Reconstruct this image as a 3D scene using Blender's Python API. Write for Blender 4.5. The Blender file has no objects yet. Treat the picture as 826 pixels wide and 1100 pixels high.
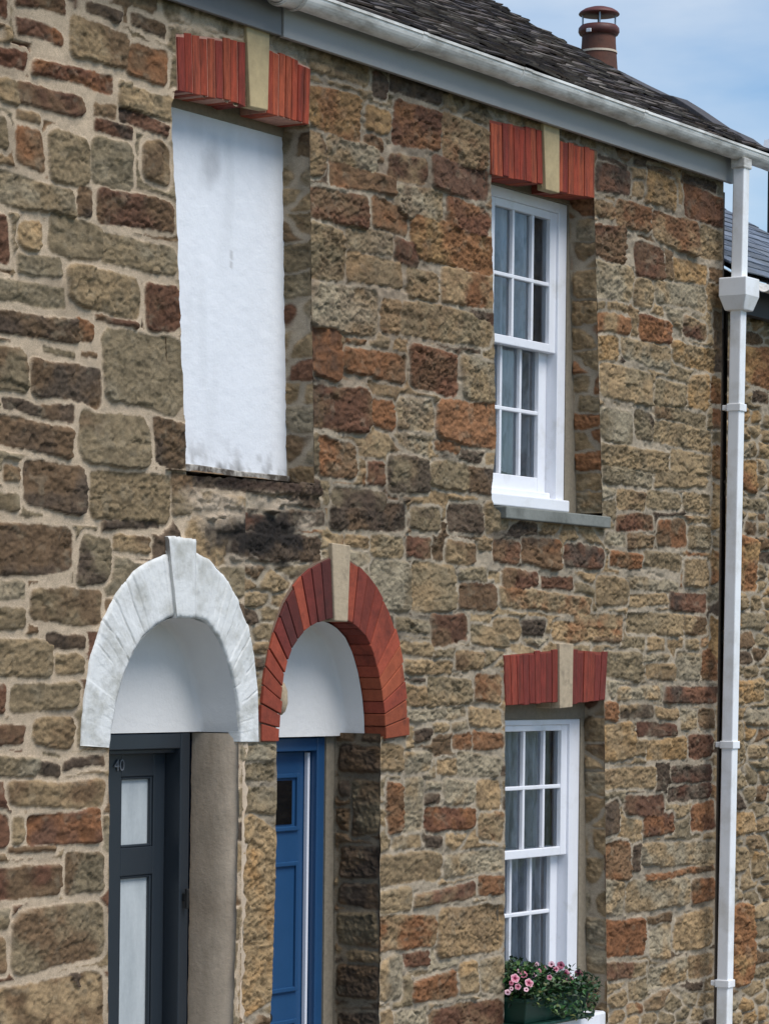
import bpy, bmesh, math, random
import numpy as np
from mathutils import Vector, Matrix

C = bpy.context.scene.collection
sc = bpy.context.scene
R = math.radians

# ------------------------------------------------------------------ camera
ANG = R(57); FPX = 3133.0; PX, PY = 413.0, 716.0; ROLL = .012; Z0 = 12.66; EYE = 2.2
fw = np.array([math.sin(ANG), math.cos(ANG), 0.0])
rt = np.array([math.cos(ANG), -math.sin(ANG), 0.0])
up = np.array([0, 0, 1.0])
cr = rt*math.cos(ROLL) + up*math.sin(ROLL)
cu = up*math.cos(ROLL) - rt*math.sin(ROLL)
CAM = np.array([0, 0, EYE]) - Z0*fw
cam = bpy.data.cameras.new('camera'); camo = bpy.data.objects.new('camera', cam); C.objects.link(camo)
M = Matrix.Identity(4)
for i in range(3):
    M[i][0] = cr[i]; M[i][1] = cu[i]; M[i][2] = -fw[i]; M[i][3] = CAM[i]
camo.matrix_world = M
cam.sensor_width = 36; cam.lens = FPX/1100*36
cam.shift_y = (PY-550)/1100; cam.shift_x = 0
cam.clip_start = .1; cam.clip_end = 2000
sc.camera = camo

# ------------------------------------------------------------------ sky, sun, exposure
SUN_AZ = R(186); SUN_EL = R(57)
w = bpy.data.worlds.new('World'); sc.world = w; w.use_nodes = True
nt = w.node_tree; nt.nodes.clear()
wo = nt.nodes.new('ShaderNodeOutputWorld'); bg = nt.nodes.new('ShaderNodeBackground')
sky = nt.nodes.new('ShaderNodeTexSky'); sky.sky_type = 'NISHITA'; sky.sun_disc = False
sky.sun_elevation = SUN_EL; sky.sun_rotation = SUN_AZ; sky.altitude = 50; sky.air_density = 1.0; sky.dust_density = .3; sky.ozone_density = 3.0
tc = nt.nodes.new('ShaderNodeTexCoord'); mp = nt.nodes.new('ShaderNodeMapping'); mp.inputs['Scale'].default_value = (1, 1, 3.2)
nz = nt.nodes.new('ShaderNodeTexNoise'); nz.inputs['Scale'].default_value = 4.2; nz.inputs['Detail'].default_value = 7; nz.inputs['Roughness'].default_value = .5
rp = nt.nodes.new('ShaderNodeValToRGB'); rp.color_ramp.elements[0].position = .40; rp.color_ramp.elements[1].position = .72
rp.color_ramp.elements[0].color = (.0, .0, .0, 1); rp.color_ramp.elements[1].color = (.75, .75, .75, 1)
mx = nt.nodes.new('ShaderNodeMixRGB'); mx.inputs[2].default_value = (6.3, 6.7, 7.1, 1)
nt.links.new(tc.outputs['Generated'], mp.inputs[0]); nt.links.new(mp.outputs[0], nz.inputs['Vector'])
nt.links.new(nz.outputs['Fac'], rp.inputs[0]); nt.links.new(rp.outputs[0], mx.inputs[0])
hs = nt.nodes.new('ShaderNodeHueSaturation'); hs.inputs['Saturation'].default_value = 1.3; nt.links.new(sky.outputs[0], hs.inputs['Color']); nt.links.new(hs.outputs[0], mx.inputs[1]); nt.links.new(mx.outputs[0], bg.inputs['Color'])
bg.inputs['Strength'].default_value = .084
nt.links.new(bg.outputs[0], wo.inputs[0])
sl = bpy.data.lights.new('sun', 'SUN'); sl.energy = 2.2; sl.angle = R(38); sl.color = (1, .96, .9)
so = bpy.data.objects.new('sun', sl); C.objects.link(so)
sd_ = Vector((math.sin(SUN_AZ)*math.cos(SUN_EL), math.cos(SUN_AZ)*math.cos(SUN_EL), math.sin(SUN_EL)))
so.rotation_euler = sd_.to_track_quat('Z', 'Y').to_euler(); so.location = sd_*30
sc.view_settings.view_transform = 'Standard'; sc.view_settings.look = 'None'
sc.view_settings.exposure = .69; sc.view_settings.gamma = 1; sc.view_settings.use_curve_mapping = False

# ------------------------------------------------------------------ measuring helpers
def W(x, y, Y=0.0):
    """point of the vertical plane at depth Y that the photograph shows at pixel x, y"""
    d = fw*FPX + cr*(x-PX) + cu*(PY-y)
    p = CAM + d*((Y-CAM[1])/d[1])
    return float(p[0]), float(p[2])
def WP(pts, Y=0.0): return [W(a, b, Y) for a, b in pts]
def RAY(x, y, dist):
    d = fw*FPX + cr*(x-PX) + cu*(PY-y)
    return Vector(CAM + d/FPX*dist)
def lin(c):
    def f(v):
        v /= 255.0
        return v/12.92 if v <= .04045 else ((v+.055)/1.055)**2.4
    return (f(c[0]), f(c[1]), f(c[2]))

# ------------------------------------------------------------------ objects
def world_loc(o):
    v = Vector((0, 0, 0))
    while o: v += o.location; o = o.parent
    return v
def tag(o, label=None, cat=None, group=None, kind=None):
    if label: o['label'] = label
    if cat: o['category'] = cat
    if group: o['group'] = group
    if kind: o['kind'] = kind
    return o
def thing(name, label, cat, loc, group=None):
    o = bpy.data.objects.new(name, None); C.objects.link(o); o.location = loc
    return tag(o, label, cat, group)
def link(name, me, mat, parent=None, smooth=False, bevel=0, seg=2):
    o = bpy.data.objects.new(name, me); C.objects.link(o)
    if mat: me.materials.append(mat)
    if parent:
        o.parent = parent
        me.transform(Matrix.Translation(-world_loc(parent)))
    if smooth: me.polygons.foreach_set('use_smooth', [True]*len(me.polygons))
    if bevel:
        b = o.modifiers.new('Bevel', 'BEVEL'); b.width = bevel; b.segments = seg; b.limit_method = 'ANGLE'; b.angle_limit = R(40)
    return o
class MB:
    def __init__(s): s.v = []; s.f = []; s.c = []; s.cur = None
    def add(s, vs, fs):
        n = len(s.v); s.v += [tuple(map(float, p)) for p in vs]; s.f += [tuple(n+i for i in f) for f in fs]
        s.c += [s.cur or (1, 1, 1)]*len(vs)
    def box(s, x0, x1, y0, y1, z0, z1):
        s.add([(x0,y0,z0),(x1,y0,z0),(x1,y1,z0),(x0,y1,z0),(x0,y0,z1),(x1,y0,z1),(x1,y1,z1),(x0,y1,z1)],
              [(0,3,2,1),(4,5,6,7),(0,1,5,4),(1,2,6,5),(2,3,7,6),(3,0,4,7)])
    def prism(s, poly, y0, y1, y0s=None):
        """polygon in the x,z plane from depth y0 (front) to y1"""
        n = len(poly)
        a = sum(poly[i][0]*poly[(i+1)%n][1]-poly[(i+1)%n][0]*poly[i][1] for i in range(n))
        if a < 0: poly = poly[::-1]
        fr = y0s or [y0]*n
        s.add([(p[0], fr[i], p[1]) for i, p in enumerate(poly)] + [(p[0], y1, p[1]) for p in poly],
              [tuple(range(n)), tuple(range(2*n-1, n-1, -1))] + [(i, n+i, n+(i+1)%n, (i+1)%n) for i in range(n)])
    def tube(s, pts, rad, n=10, cap=True):
        pts = [Vector(p) for p in pts]; base = len(s.v); vs = []; fs = []
        for i, p in enumerate(pts):
            t = (pts[min(i+1, len(pts)-1)]-pts[max(i-1, 0)]).normalized()
            a = t.orthogonal().normalized() if abs(t.z) > .9 else t.cross(Vector((0, 0, 1))).normalized()
            b = t.cross(a); r = rad[i] if isinstance(rad, (list, tuple)) else rad
            for k in range(n):
                q = p + (a*math.cos(2*math.pi*k/n)+b*math.sin(2*math.pi*k/n))*r; vs.append(q)
        for i in range(len(pts)-1):
            for k in range(n):
                fs.append((i*n+k, i*n+(k+1)%n, (i+1)*n+(k+1)%n, (i+1)*n+k))
        if cap: fs += [tuple(range(n-1, -1, -1)), tuple(range((len(pts)-1)*n, len(pts)*n))]
        s.add(vs, fs)
    def lathe(s, prof, cx, cy, cz, n=32):
        vs = []; fs = []
        for r, z in prof:
            for k in range(n): vs.append((cx+r*math.cos(2*math.pi*k/n), cy+r*math.sin(2*math.pi*k/n), cz+z))
        for i in range(len(prof)-1):
            for k in range(n): fs.append((i*n+k, i*n+(k+1)%n, (i+1)*n+(k+1)%n, (i+1)*n+k))
        fs += [tuple(range(n-1, -1, -1)), tuple(range((len(prof)-1)*n, len(prof)*n))]
        s.add(vs, fs)
    def build(s, name, mat, parent=None, smooth=False, bevel=0, color=False, seg=2):
        me = bpy.data.meshes.new(name); me.from_pydata(s.v, [], s.f); me.update()
        if color:
            at = me.color_attributes.new('col', 'FLOAT_COLOR', 'POINT')
            at.data.foreach_set('color', np.array([(*c, 1) for c in s.c], dtype=np.float32).ravel())
        return link(name, me, mat, parent, smooth, bevel, seg)

# ------------------------------------------------------------------ materials
def mat(name, col, rough=.6, noise=.0, nscale=20, bump=0, bscale=60, spec=.4, attr=False, dirt=None, dscale=3, dpos=(.5,.75), metal=0, stretch=(1,1,1), dstretch=(1,1,1), coat=0):
    m = bpy.data.materials.new(name); m.use_nodes = True
    t = m.node_tree; p = t.nodes['Principled BSDF']; L = t.links.new
    p.inputs['Roughness'].default_value = rough; p.inputs['Specular IOR Level'].default_value = spec; p.inputs['Metallic'].default_value = metal
    tc = t.nodes.new('ShaderNodeTexCoord')
    def mapped(sc_):
        q = t.nodes.new('ShaderNodeMapping'); q.inputs['Scale'].default_value = sc_; L(tc.outputs['Object'], q.inputs[0]); return q.outputs[0]
    if attr:
        a = t.nodes.new('ShaderNodeAttribute'); a.attribute_name = 'col'; cur = a.outputs['Color']
    else:
        a = t.nodes.new('ShaderNodeRGB'); a.outputs[0].default_value = (*col, 1); cur = a.outputs[0]
    if dirt:
        n2 = t.nodes.new('ShaderNodeTexNoise'); n2.inputs['Scale'].default_value = dscale; n2.inputs['Detail'].default_value = 8; n2.inputs['Roughness'].default_value = .65
        L(mapped(dstretch), n2.inputs['Vector'])
        r2 = t.nodes.new('ShaderNodeMapRange'); r2.inputs[1].default_value = dpos[0]; r2.inputs[2].default_value = dpos[1]; L(n2.outputs['Fac'], r2.inputs[0])
        mm = t.nodes.new('ShaderNodeMixRGB'); mm.inputs[2].default_value = (*dirt, 1); L(r2.outputs[0], mm.inputs[0]); L(cur, mm.inputs[1]); cur = mm.outputs[0]
    if noise:
        n1 = t.nodes.new('ShaderNodeTexNoise'); n1.inputs['Scale'].default_value = nscale; n1.inputs['Detail'].default_value = 6; n1.inputs['Roughness'].default_value = .7
        L(mapped(stretch), n1.inputs['Vector'])
        r1 = t.nodes.new('ShaderNodeMapRange'); r1.inputs[1].default_value = .25; r1.inputs[2].default_value = .75; r1.inputs[3].default_value = 1-noise; r1.inputs[4].default_value = 1+noise
        L(n1.outputs['Fac'], r1.inputs[0])
        mu = t.nodes.new('ShaderNodeMixRGB'); mu.blend_type = 'MULTIPLY'; mu.inputs[0].default_value = 1; L(cur, mu.inputs[1]); L(r1.outputs[0], mu.inputs[2]); cur = mu.outputs[0]
    L(cur, p.inputs['Base Color'])
    if bump:
        n3 = t.nodes.new('ShaderNodeTexNoise'); n3.inputs['Scale'].default_value = bscale; n3.inputs['Detail'].default_value = 6; n3.inputs['Roughness'].default_value = .7
        L(mapped(stretch), n3.inputs['Vector'])
        b = t.nodes.new('ShaderNodeBump'); b.inputs['Strength'].default_value = 1; b.inputs['Distance'].default_value = bump; L(n3.outputs['Fac'], b.inputs['Height']); L(b.outputs[0], p.inputs['Normal'])
    return m
m_stone = mat('rubble_stone', (1,1,1), .92, .36, 170, .003, 190, .2, attr=True, stretch=(1,1,1.5))
m_slate = mat('old_slate', (1,1,1), .8, .35, 40, .003, 60, .3, attr=True)
m_brick = mat('red_painted_brick', (1,1,1), .8, .36, 30, .005, 60, .3, attr=True, dirt=lin((84,44,34)), dscale=9, dpos=(.45,.72), stretch=(2.4,1,.5), dstretch=(4,1,.35))
m_archbrick = mat('red_arch_brick', (1,1,1), .8, .25, 30, .0025, 80, .3, attr=True, dirt=lin((60,34,30)), dscale=6, dpos=(.5,.8))
m_whitearch = mat('white_painted_brick', lin((222,222,219)), .75, .07, 22, .003, 60, .3, dirt=lin((170,168,158)), dscale=7, dpos=(.46,.72))
m_render = mat('white_painted_render', lin((232,234,238)), .75, .03, 8, .003, 30, .3, dirt=lin((188,188,180)), dscale=2.2, dpos=(.55,.95), dstretch=(1,1,.5))
m_recess = mat('recess_paint', lin((224,222,219)), .75, .03, 8, .004, 18, .3)
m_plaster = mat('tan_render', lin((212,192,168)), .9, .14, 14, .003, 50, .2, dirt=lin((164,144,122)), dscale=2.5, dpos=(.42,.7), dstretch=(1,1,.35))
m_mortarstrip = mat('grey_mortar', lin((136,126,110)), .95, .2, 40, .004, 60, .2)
m_cream = mat('cream_keystone', lin((188,168,128)), .8, .08, 20, .002, 50, .3, dirt=lin((160,142,108)), dscale=8, dpos=(.38,.7))
m_buff = mat('buff_keystone', lin((178,160,134)), .85, .15, 40, .003, 70, .3, dirt=lin((120,108,92)), dscale=9, dpos=(.5,.75))
m_upvc = mat('white_plastic', lin((238,239,240)), .38, .03, 6, .0, 1, .5, dirt=lin((196,192,182)), dscale=4, dpos=(.5,.8))
m_gutter = mat('weathered_white_plastic', lin((234,232,226)), .42, .06, 12, .0005, 50, .5, dirt=lin((120,112,98)), dscale=7, dpos=(.42,.72), dstretch=(.5,1,2))
m_fascia = mat('fascia_paint', lin((156,154,150)), .5, .04, 6, .0005, 30, .4, dirt=lin((160,158,156)), dscale=3, dpos=(.5,.85), dstretch=(.6,1,1))
m_fascia_old = mat('old_fascia_paint', lin((118,117,116)), .5, .06, 6, .0005, 30, .4, dirt=lin((112,110,108)), dscale=3, dpos=(.45,.8), dstretch=(.6,1,1))
m_paint = mat('white_gloss_paint', lin((232,233,238)), .35, .03, 15, .0008, 50, .5, dirt=lin((198,196,190)), dscale=7, dpos=(.55,.9))
m_dark_door = mat('charcoal_door_paint', lin((40,47,54)), .38, .05, 10, .0003, 60, .5)
m_blue_door = mat('blue_door_paint', lin((35,73,112)), .36, .06, 10, .0005, 60, .5)
m_grey_sill = mat('slate_sill', lin((128,130,124)), .85, .15, 14, .002, 50, .3, dirt=lin((92,94,88)), dscale=5, dpos=(.45,.7))
m_black = mat('black_iron', lin((26,25,24)), .5, .1, 20)
m_strip = mat('white_weather_strip', lin((222,224,232)), .4)
m_pot = mat('terracotta_pot', lin((100,66,54)), .85, .15, 20, .002, 60, .3, dirt=lin((74,56,50)), dscale=7, dpos=(.45,.75))
m_cowl = mat('maroon_cowl_metal', lin((98,52,46)), .55, .1, 20, 0, 1, .4, dirt=lin((62,38,36)), dscale=10, dpos=(.45,.75))
m_steel = mat('grey_strut', lin((150,158,166)), .35, metal=.6)
m_green = mat('green_trough_plastic', lin((26,62,50)), .45, .08, 8)
m_dirtwall = mat('rendered_rear_wall', lin((150,140,126)), .9, .1, 5)
m_interior = mat('dim_room', lin((120,114,108)), .9, .1, 4)
m_ridge = mat('ridge_tile', lin((74,72,74)), .8, .2, 14, .003, 40)
m_lead = mat('white_flashing', lin((214,216,220)), .6, .05, 12)

def glassmat(name, fac, tint=(1,1,1), rough=.02):
    m = bpy.data.materials.new(name); m.use_nodes = True; t = m.node_tree; t.nodes.clear(); L = t.links.new
    o = t.nodes.new('ShaderNodeOutputMaterial'); mx = t.nodes.new('ShaderNodeMixShader'); tr = t.nodes.new('ShaderNodeBsdfTransparent'); gl = t.nodes.new('ShaderNodeBsdfGlossy')
    tr.inputs[0].default_value = (*tint, 1); gl.inputs['Roughness'].default_value = rough
    fr = t.nodes.new('ShaderNodeFresnel'); fr.inputs[0].default_value = 1.5
    ad = t.nodes.new('ShaderNodeMath'); ad.operation = 'MULTIPLY'; ad.inputs[1].default_value = fac; L(fr.outputs[0], ad.inputs[0])
    nb = t.nodes.new('ShaderNodeTexNoise'); nb.inputs['Scale'].default_value = 3.0; bp = t.nodes.new('ShaderNodeBump'); bp.inputs['Distance'].default_value = .006; bp.inputs['Strength'].default_value = .6
    tcn = t.nodes.new('ShaderNodeTexCoord'); L(tcn.outputs['Object'], nb.inputs['Vector'])
    L(nb.outputs['Fac'], bp.inputs['Height']); L(bp.outputs[0], gl.inputs['Normal'])
    L(ad.outputs[0], mx.inputs[0]); L(tr.outputs[0], mx.inputs[1]); L(gl.outputs[0], mx.inputs[2]); L(mx.outputs[0], o.inputs[0])
    return m
m_glass = glassmat('old_window_glass', 1.7, (.93,.95,.97))
m_frost = mat('frosted_glass', lin((190,196,198)), .25, .05, 60, .0, 1, .5, dirt=lin((150,158,162)), dscale=3, dpos=(.4,.8), dstretch=(2,1,.5))
m_darkglass = mat('dark_glass', lin((18,18,20)), .1, spec=.6)
def curtainmat():
    m = bpy.data.materials.new('net_cloth'); m.use_nodes = True; t = m.node_tree; p = t.nodes['Principled BSDF']; L = t.links.new
    p.inputs['Base Color'].default_value = (.86,.87,.90,1); p.inputs['Roughness'].default_value = .9
    o = t.nodes['Material Output']; tr = t.nodes.new('ShaderNodeBsdfTransparent'); tl = t.nodes.new('ShaderNodeBsdfTranslucent'); tl.inputs[0].default_value = (.7,.72,.76,1)
    a = t.nodes.new('ShaderNodeMixShader'); a.inputs[0].default_value = .3; L(p.outputs[0], a.inputs[1]); L(tl.outputs[0], a.inputs[2])
    b = t.nodes.new('ShaderNodeMixShader')
    tq = t.nodes.new('ShaderNodeTexCoord'); mq = t.nodes.new('ShaderNodeMapping'); mq.inputs['Scale'].default_value = (30, 1, 5); nq = t.nodes.new('ShaderNodeTexNoise'); nq.inputs['Scale'].default_value = 1.6; nq.inputs['Detail'].default_value = 5
    rq = t.nodes.new('ShaderNodeMapRange'); rq.inputs[1].default_value = .45; rq.inputs[2].default_value = .68; rq.inputs[3].default_value = .02; rq.inputs[4].default_value = .55
    L(tq.outputs['Object'], mq.inputs[0]); L(mq.outputs[0], nq.inputs['Vector']); L(nq.outputs['Fac'], rq.inputs[0]); L(rq.outputs[0], b.inputs[0]); L(a.outputs[0], b.inputs[1]); L(tr.outputs[0], b.inputs[2]); L(b.outputs[0], o.inputs[0])
    return m
m_net = curtainmat()

# ------------------------------------------------------------------ numpy noise and the rubble walls
def vnoise(x, z, seed=0):
    xi = np.floor(x).astype(np.int64); zi = np.floor(z).astype(np.int64)
    fx = x-xi; fz = z-zi; fx = fx*fx*(3-2*fx); fz = fz*fz*(3-2*fz)
    def h(a, b):
        n = (a*374761393 + b*668265263 + seed*1274126177) & 0xffffffff
        n = ((n ^ (n >> 13))*1103515245) & 0xffffffff
        n = ((n ^ (n >> 16))*2246822519) & 0xffffffff
        return ((n ^ (n >> 15)) & 0xffff)/65535.0
    a = h(xi, zi); b = h(xi+1, zi); c = h(xi, zi+1); d = h(xi+1, zi+1)
    return (a*(1-fx)+b*fx)*(1-fz)+(c*(1-fx)+d*fx)*fz
def fbm(x, z, seed=0, oct=3, gain=.5):
    s = 0; amp = 1; tot = 0
    for i in range(oct):
        s = s+amp*(vnoise(x*2**i, z*2**i, seed+i*17)*2-1); tot += amp; amp *= gain
    return s/tot
def sstep(a, b, x):
    t = np.clip((x-a)/(b-a), 0, 1); return t*t*(3-2*t)
def facets(X, Z, sx, sz, seed):
    """broken cleavage faces: jittered cells, each a small tilted plane; returns height (-1..1) and a value per cell"""
    U = X*sx; V = Z*sz; ui = np.floor(U).astype(np.int64); vi = np.floor(V).astype(np.int64)
    def h(a, b, k):
        n = (a*374761393 + b*668265263 + (seed+k)*1274126177) & 0xffffffff
        n = ((n ^ (n >> 13))*1103515245) & 0xffffffff
        n = ((n ^ (n >> 16))*2246822519) & 0xffffffff
        return ((n ^ (n >> 15)) & 0xffff)/65535.0
    best = np.full(X.shape, 9.0); hh = np.zeros(X.shape); cell = np.zeros(X.shape)
    for a in (-1, 0, 1):
        for b in (-1, 0, 1):
            cx = ui+a; cz = vi+b; dx = U-cx-h(cx, cz, 1); dz = V-cz-h(cx, cz, 2); d = dx*dx+dz*dz; m = d < best
            best = np.where(m, d, best)
            hh = np.where(m, (h(cx, cz, 3)-.5)*1.6*dx+(h(cx, cz, 4)-.55)*2.0*dz+(h(cx, cz, 5)-.5)*.9, hh); cell = np.where(m, h(cx, cz, 6), cell)
    return hh, cell
def poly_sd(X, Z, poly):
    """signed distance (negative inside) and nearest boundary point"""
    best = np.full(X.shape, 1e9); bx = np.zeros(X.shape); bz = np.zeros(X.shape); ins = np.zeros(X.shape, bool)
    n = len(poly)
    for i in range(n):
        x0, z0 = poly[i]; x1, z1 = poly[(i+1) % n]
        dx, dz = x1-x0, z1-z0; L2 = dx*dx+dz*dz+1e-12
        t = np.clip(((X-x0)*dx+(Z-z0)*dz)/L2, 0, 1); qx = x0+t*dx; qz = z0+t*dz
        d = np.hypot(X-qx, Z-qz); m = d < best
        best = np.where(m, d, best); bx = np.where(m, qx, bx); bz = np.where(m, qz, bz)
        c = ((z0 > Z) != (z1 > Z)) & (X < (x1-x0)*(Z-z0)/(z1-z0+1e-15)+x0); ins ^= c
    return np.where(ins, -best, best), bx, bz
def rough_poly(poly, amp=.006, step=.035, seed=1):
    """subdivide a polygon's edges and make them uneven"""
    rnd = random.Random(seed); out = []
    for i in range(len(poly)):
        a = poly[i]; b = poly[(i+1) % len(poly)]; L = math.hypot(b[0]-a[0], b[1]-a[1]); n = max(1, int(L/step))
        for k in range(n):
            t = k/n; j = amp if k else 0
            out.append((a[0]+(b[0]-a[0])*t+rnd.uniform(-j, j), a[1]+(b[1]-a[1])*t+rnd.uniform(-j, j)))
    return out
PAL = dict(t=lin((148,126,95)), g=lin((126,112,88)), b=lin((108,86,64)), o=lin((128,87,58)), r=lin((98,66,51)), d=lin((73,62,53)), y=lin((154,122,82)), l=lin((146,135,114)))
SECOND = dict(t='b', g='l', b='t', o='b', r='b', d='b', y='b', l='g')

def rubble(name, x0, x1, z0, z1, stones, holes, mortar, seed, fill, step=.0058, place=None, parent=None, relief=(.010, .024),
           edge=.014, rough=.006, mgap=.012, stains_shade=(), rowh=(.055, .11), roww=(.10, .24), strips=(), mnoise=.003, dirtpits=.0):
    rnd = random.Random(seed)
    nx = max(3, int((x1-x0)/step)+1); nz = max(3, int((z1-z0)/step)+1)
    X, Z = np.meshgrid(np.linspace(x0, x1, nx), np.linspace(z0, z1, nz))
    WX = X+.011*fbm(X*6, Z*6, seed, 2)+.0055*fbm(X*26, Z*26, seed+3, 2)+.003*fbm(X*80, Z*80, seed+5, 1)
    WZ = Z+.011*fbm(X*6, Z*6, seed+50, 2)+.0055*fbm(X*26, Z*26, seed+53, 2)+.003*fbm(X*80, Z*80, seed+55, 1)
    sd = np.full(X.shape, 1.0); lab = np.zeros(X.shape, np.int32)
    info = [(0, 0, 'tt')]
    dxg = (x1-x0)/(nx-1); dzg = (z1-z0)/(nz-1)
    def win(a, b, c, d):
        i0 = max(0, int((a-x0)/dxg)); i1 = min(nx, int((b-x0)/dxg)+2); j0 = max(0, int((c-z0)/dzg)); j1 = min(nz, int((d-z0)/dzg)+2)
        return (slice(j0, j1), slice(i0, i1)) if i1 > i0 and j1 > j0 else None
    for (cx, cz, hw, hh, code) in stones:
        s = win(cx-hw-.08, cx+hw+.08, cz-hh-.08, cz+hh+.08)
        info.append((cx, cz, code)); k = len(info)-1
        if s is None: continue
        rad = min(hw, hh)*rnd.uniform(.3, .6)
        sx = rnd.uniform(-.10, .10); sz = rnd.uniform(-.05, .05)
        px = WX[s]-cx; pz = WZ[s]-cz
        qx = np.abs(px+sx*pz)-hw*(1+sz*np.sign(hh)*pz/hh*.6)+rad; qz = np.abs(pz+sz*px)-hh*(1+rnd.uniform(-.12, .12)*px/hw)+rad
        d = np.hypot(np.maximum(qx, 0), np.maximum(qz, 0))+np.minimum(np.maximum(qx, qz), 0)-rad
        m = d < sd[s]; sd[s] = np.where(m, d, sd[s]); lab[s] = np.where(m, k, lab[s])
    # small stones packed into what is left
    F1 = np.full(X.shape, 9.0); F2 = np.full(X.shape, 9.0); FI = np.zeros(X.shape, np.int32)
    z = z0
    while z < z1+.1:
        h = rnd.uniform(*rowh); x = x0-rnd.uniform(0, .2)
        while x < x1+.1:
            wd = rnd.uniform(*roww); cx = x+wd/2; cz = z+h/2+rnd.uniform(-.02, .02); x += wd
            i = min(nx-1, max(0, int((cx-x0)/dxg))); j = min(nz-1, max(0, int((cz-z0)/dzg)))
            if sd[j, i] < .02: continue
            code = rnd.choice(fill); info.append((cx, cz, code)); k = len(info)-1
            s = win(cx-.3, cx+.3, cz-.18, cz+.18)
            if s is None: continue
            ax = .38
            d = np.hypot((WX[s]-cx)*ax, WZ[s]-cz)*.6+.4*np.maximum(np.abs(WX[s]-cx)*ax, np.abs(WZ[s]-cz))
            f1 = F1[s]; f2 = F2[s]; m = d < f1
            F2[s] = np.where(m, f1, np.minimum(f2, d)); FI[s] = np.where(m, k, FI[s]); F1[s] = np.where(m, d, f1)
        z += h
    sv = -(F2-F1)*.75+.008
    sf = np.maximum(sv, mgap*1.1-sd); m = sf < sd
    m &= (sf < 0) | (sd > .02)
    lab = np.where(m, FI, lab); sd = np.where(m, sf, sd)
    n = len(info)
    cA = np.zeros((n, 3)); cB = np.zeros((n, 3)); rel = np.zeros(n); tx = np.zeros(n); tz = np.zeros(n); thr = np.zeros(n); ox = np.zeros(n); ccx = np.zeros(n); ccz = np.zeros(n); rg = np.zeros(n)
    for i, (cx, cz, code) in enumerate(info):
        a = PAL[code[0]]; b = PAL[code[1] if len(code) > 1 else SECOND[code[0]]]
        j = rnd.uniform(.82, 1.18); hsh = rnd.uniform(-.03, .05)
        a = [u*.86+v*.14 for u, v in zip(a, lin((124,104,80)))]; cA[i] = [a[0]*j*(1+hsh), a[1]*j, a[2]*j*(1-hsh)]; jb = rnd.uniform(.9, 1.1); kb = .85 if len(code) > 1 else .5; cB[i] = [(v*kb+u*(1-kb))*jb for v, u in zip(b, a)]
        rel[i] = rnd.uniform(*relief); tx[i] = rnd.uniform(-.06, .06); tz[i] = rnd.uniform(-.12, .10)
        thr[i] = (.05 if len(code) > 1 else rnd.uniform(.25, .8)); ox[i] = rnd.uniform(0, 50); ccx[i] = cx; ccz[i] = cz; rg[i] = rnd.choice([.5, .9, 1, 1.3, 1.6])
    ins = sstep(-.002, edge, -sd)
    soft = sstep(-.004, .004, -sd)
    OX = ox[lab]
    ts = (rg[lab]-1)*.9; strata = fbm((X+ts*Z)*9+OX, (Z-ts*X)*44+OX, seed+7, 3, .6); lump = fbm(X*16+OX, Z*22, seed+9, 3, .6); grit = fbm(X*55, Z*70, seed+11, 2)
    pit = sstep(.25, .62, fbm(X*34+OX, Z*46, seed+13, 2))
    pit2 = sstep(.18, .5, fbm(X*20, Z*34, seed+15, 2))
    rgl = rg[lab]
    dX = np.clip(X-ccx[lab], -.25, .25); dZ = np.clip(Z-ccz[lab], -.15, .15)
    H = ins*(rel[lab]+tx[lab]*dX+tz[lab]*dZ+rough*rgl*(.42*strata+.22*lump+.6*grit+.6*fbm(X*120, Z*130, seed+12, 1))-rough*.35*pit*rgl)
    fa, fc = facets(WX+.02*fbm(X*13, Z*13, seed+71, 2)+OX, WZ+.012*fbm(X*15, Z*15, seed+73, 2), 11, 19, seed+81)
    fb_, fd = facets(WX+.01*fbm(X*30, Z*30, seed+75, 2)+OX, WZ+OX, 27, 44, seed+91)
    H += ins*(rough*1.15*fa+rough*.55*fb_)
    crack = sstep(.07, .0, np.abs(fbm(X*7+OX, Z*17+OX, seed+17, 3)))*sstep(-.1, .3, fbm(X*4, Z*5, seed+19, 2))
    H -= ins*crack*rough*1.5
    H += (1-ins)*(mnoise*fbm(X*30, Z*30, seed+21, 2)+mnoise*1.2*fbm(X*8, Z*8, seed+22, 2)-dirtpits*pit2)
    mix = sstep(-.32, .32, fbm(X*7+OX, Z*9+OX*.7, seed+31, 3)-thr[lab]+.12)
    col = cA[lab]*(1-mix[..., None])+cB[lab]*mix[..., None]
    mott = 1+.24*fbm(X*24+OX, Z*34, seed+33, 3, .6)+.14*strata+.16*grit+.26*(fc-.5)+.16*(fd-.5)
    col = col*mott[..., None]
    speck = sstep(.22, .6, fbm(X*44, Z*58, seed+35, 2))*.45          # dark mineral specks
    col = col*(1-speck[..., None]*.8)
    lich = sstep(.25, .6, fbm(X*19, Z*24, seed+37, 3))*.25             # pale lichen
    col = col*(1-lich[..., None])+np.array(PAL['l'])*lich[..., None]
    mc = np.array(mortar)*(1+.13*fbm(X*11, Z*11, seed+41, 3)+.10*fbm(X*60, Z*60, seed+43, 2))[..., None]
    soot = sstep(.12, .5, fbm(X*3.1, Z*4.2, seed+45, 4))*.4
    mc = mc*(1-soot[..., None]*.6)
    col = mc*(1-soft[..., None])+col*soft[..., None]
    for (sx, sz, rx, rz, sc_, amt) in stains_shade:
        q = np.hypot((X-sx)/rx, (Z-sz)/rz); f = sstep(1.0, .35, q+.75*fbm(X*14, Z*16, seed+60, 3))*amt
        col = col*(1-f[..., None])+np.array(sc_)*f[..., None]
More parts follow.
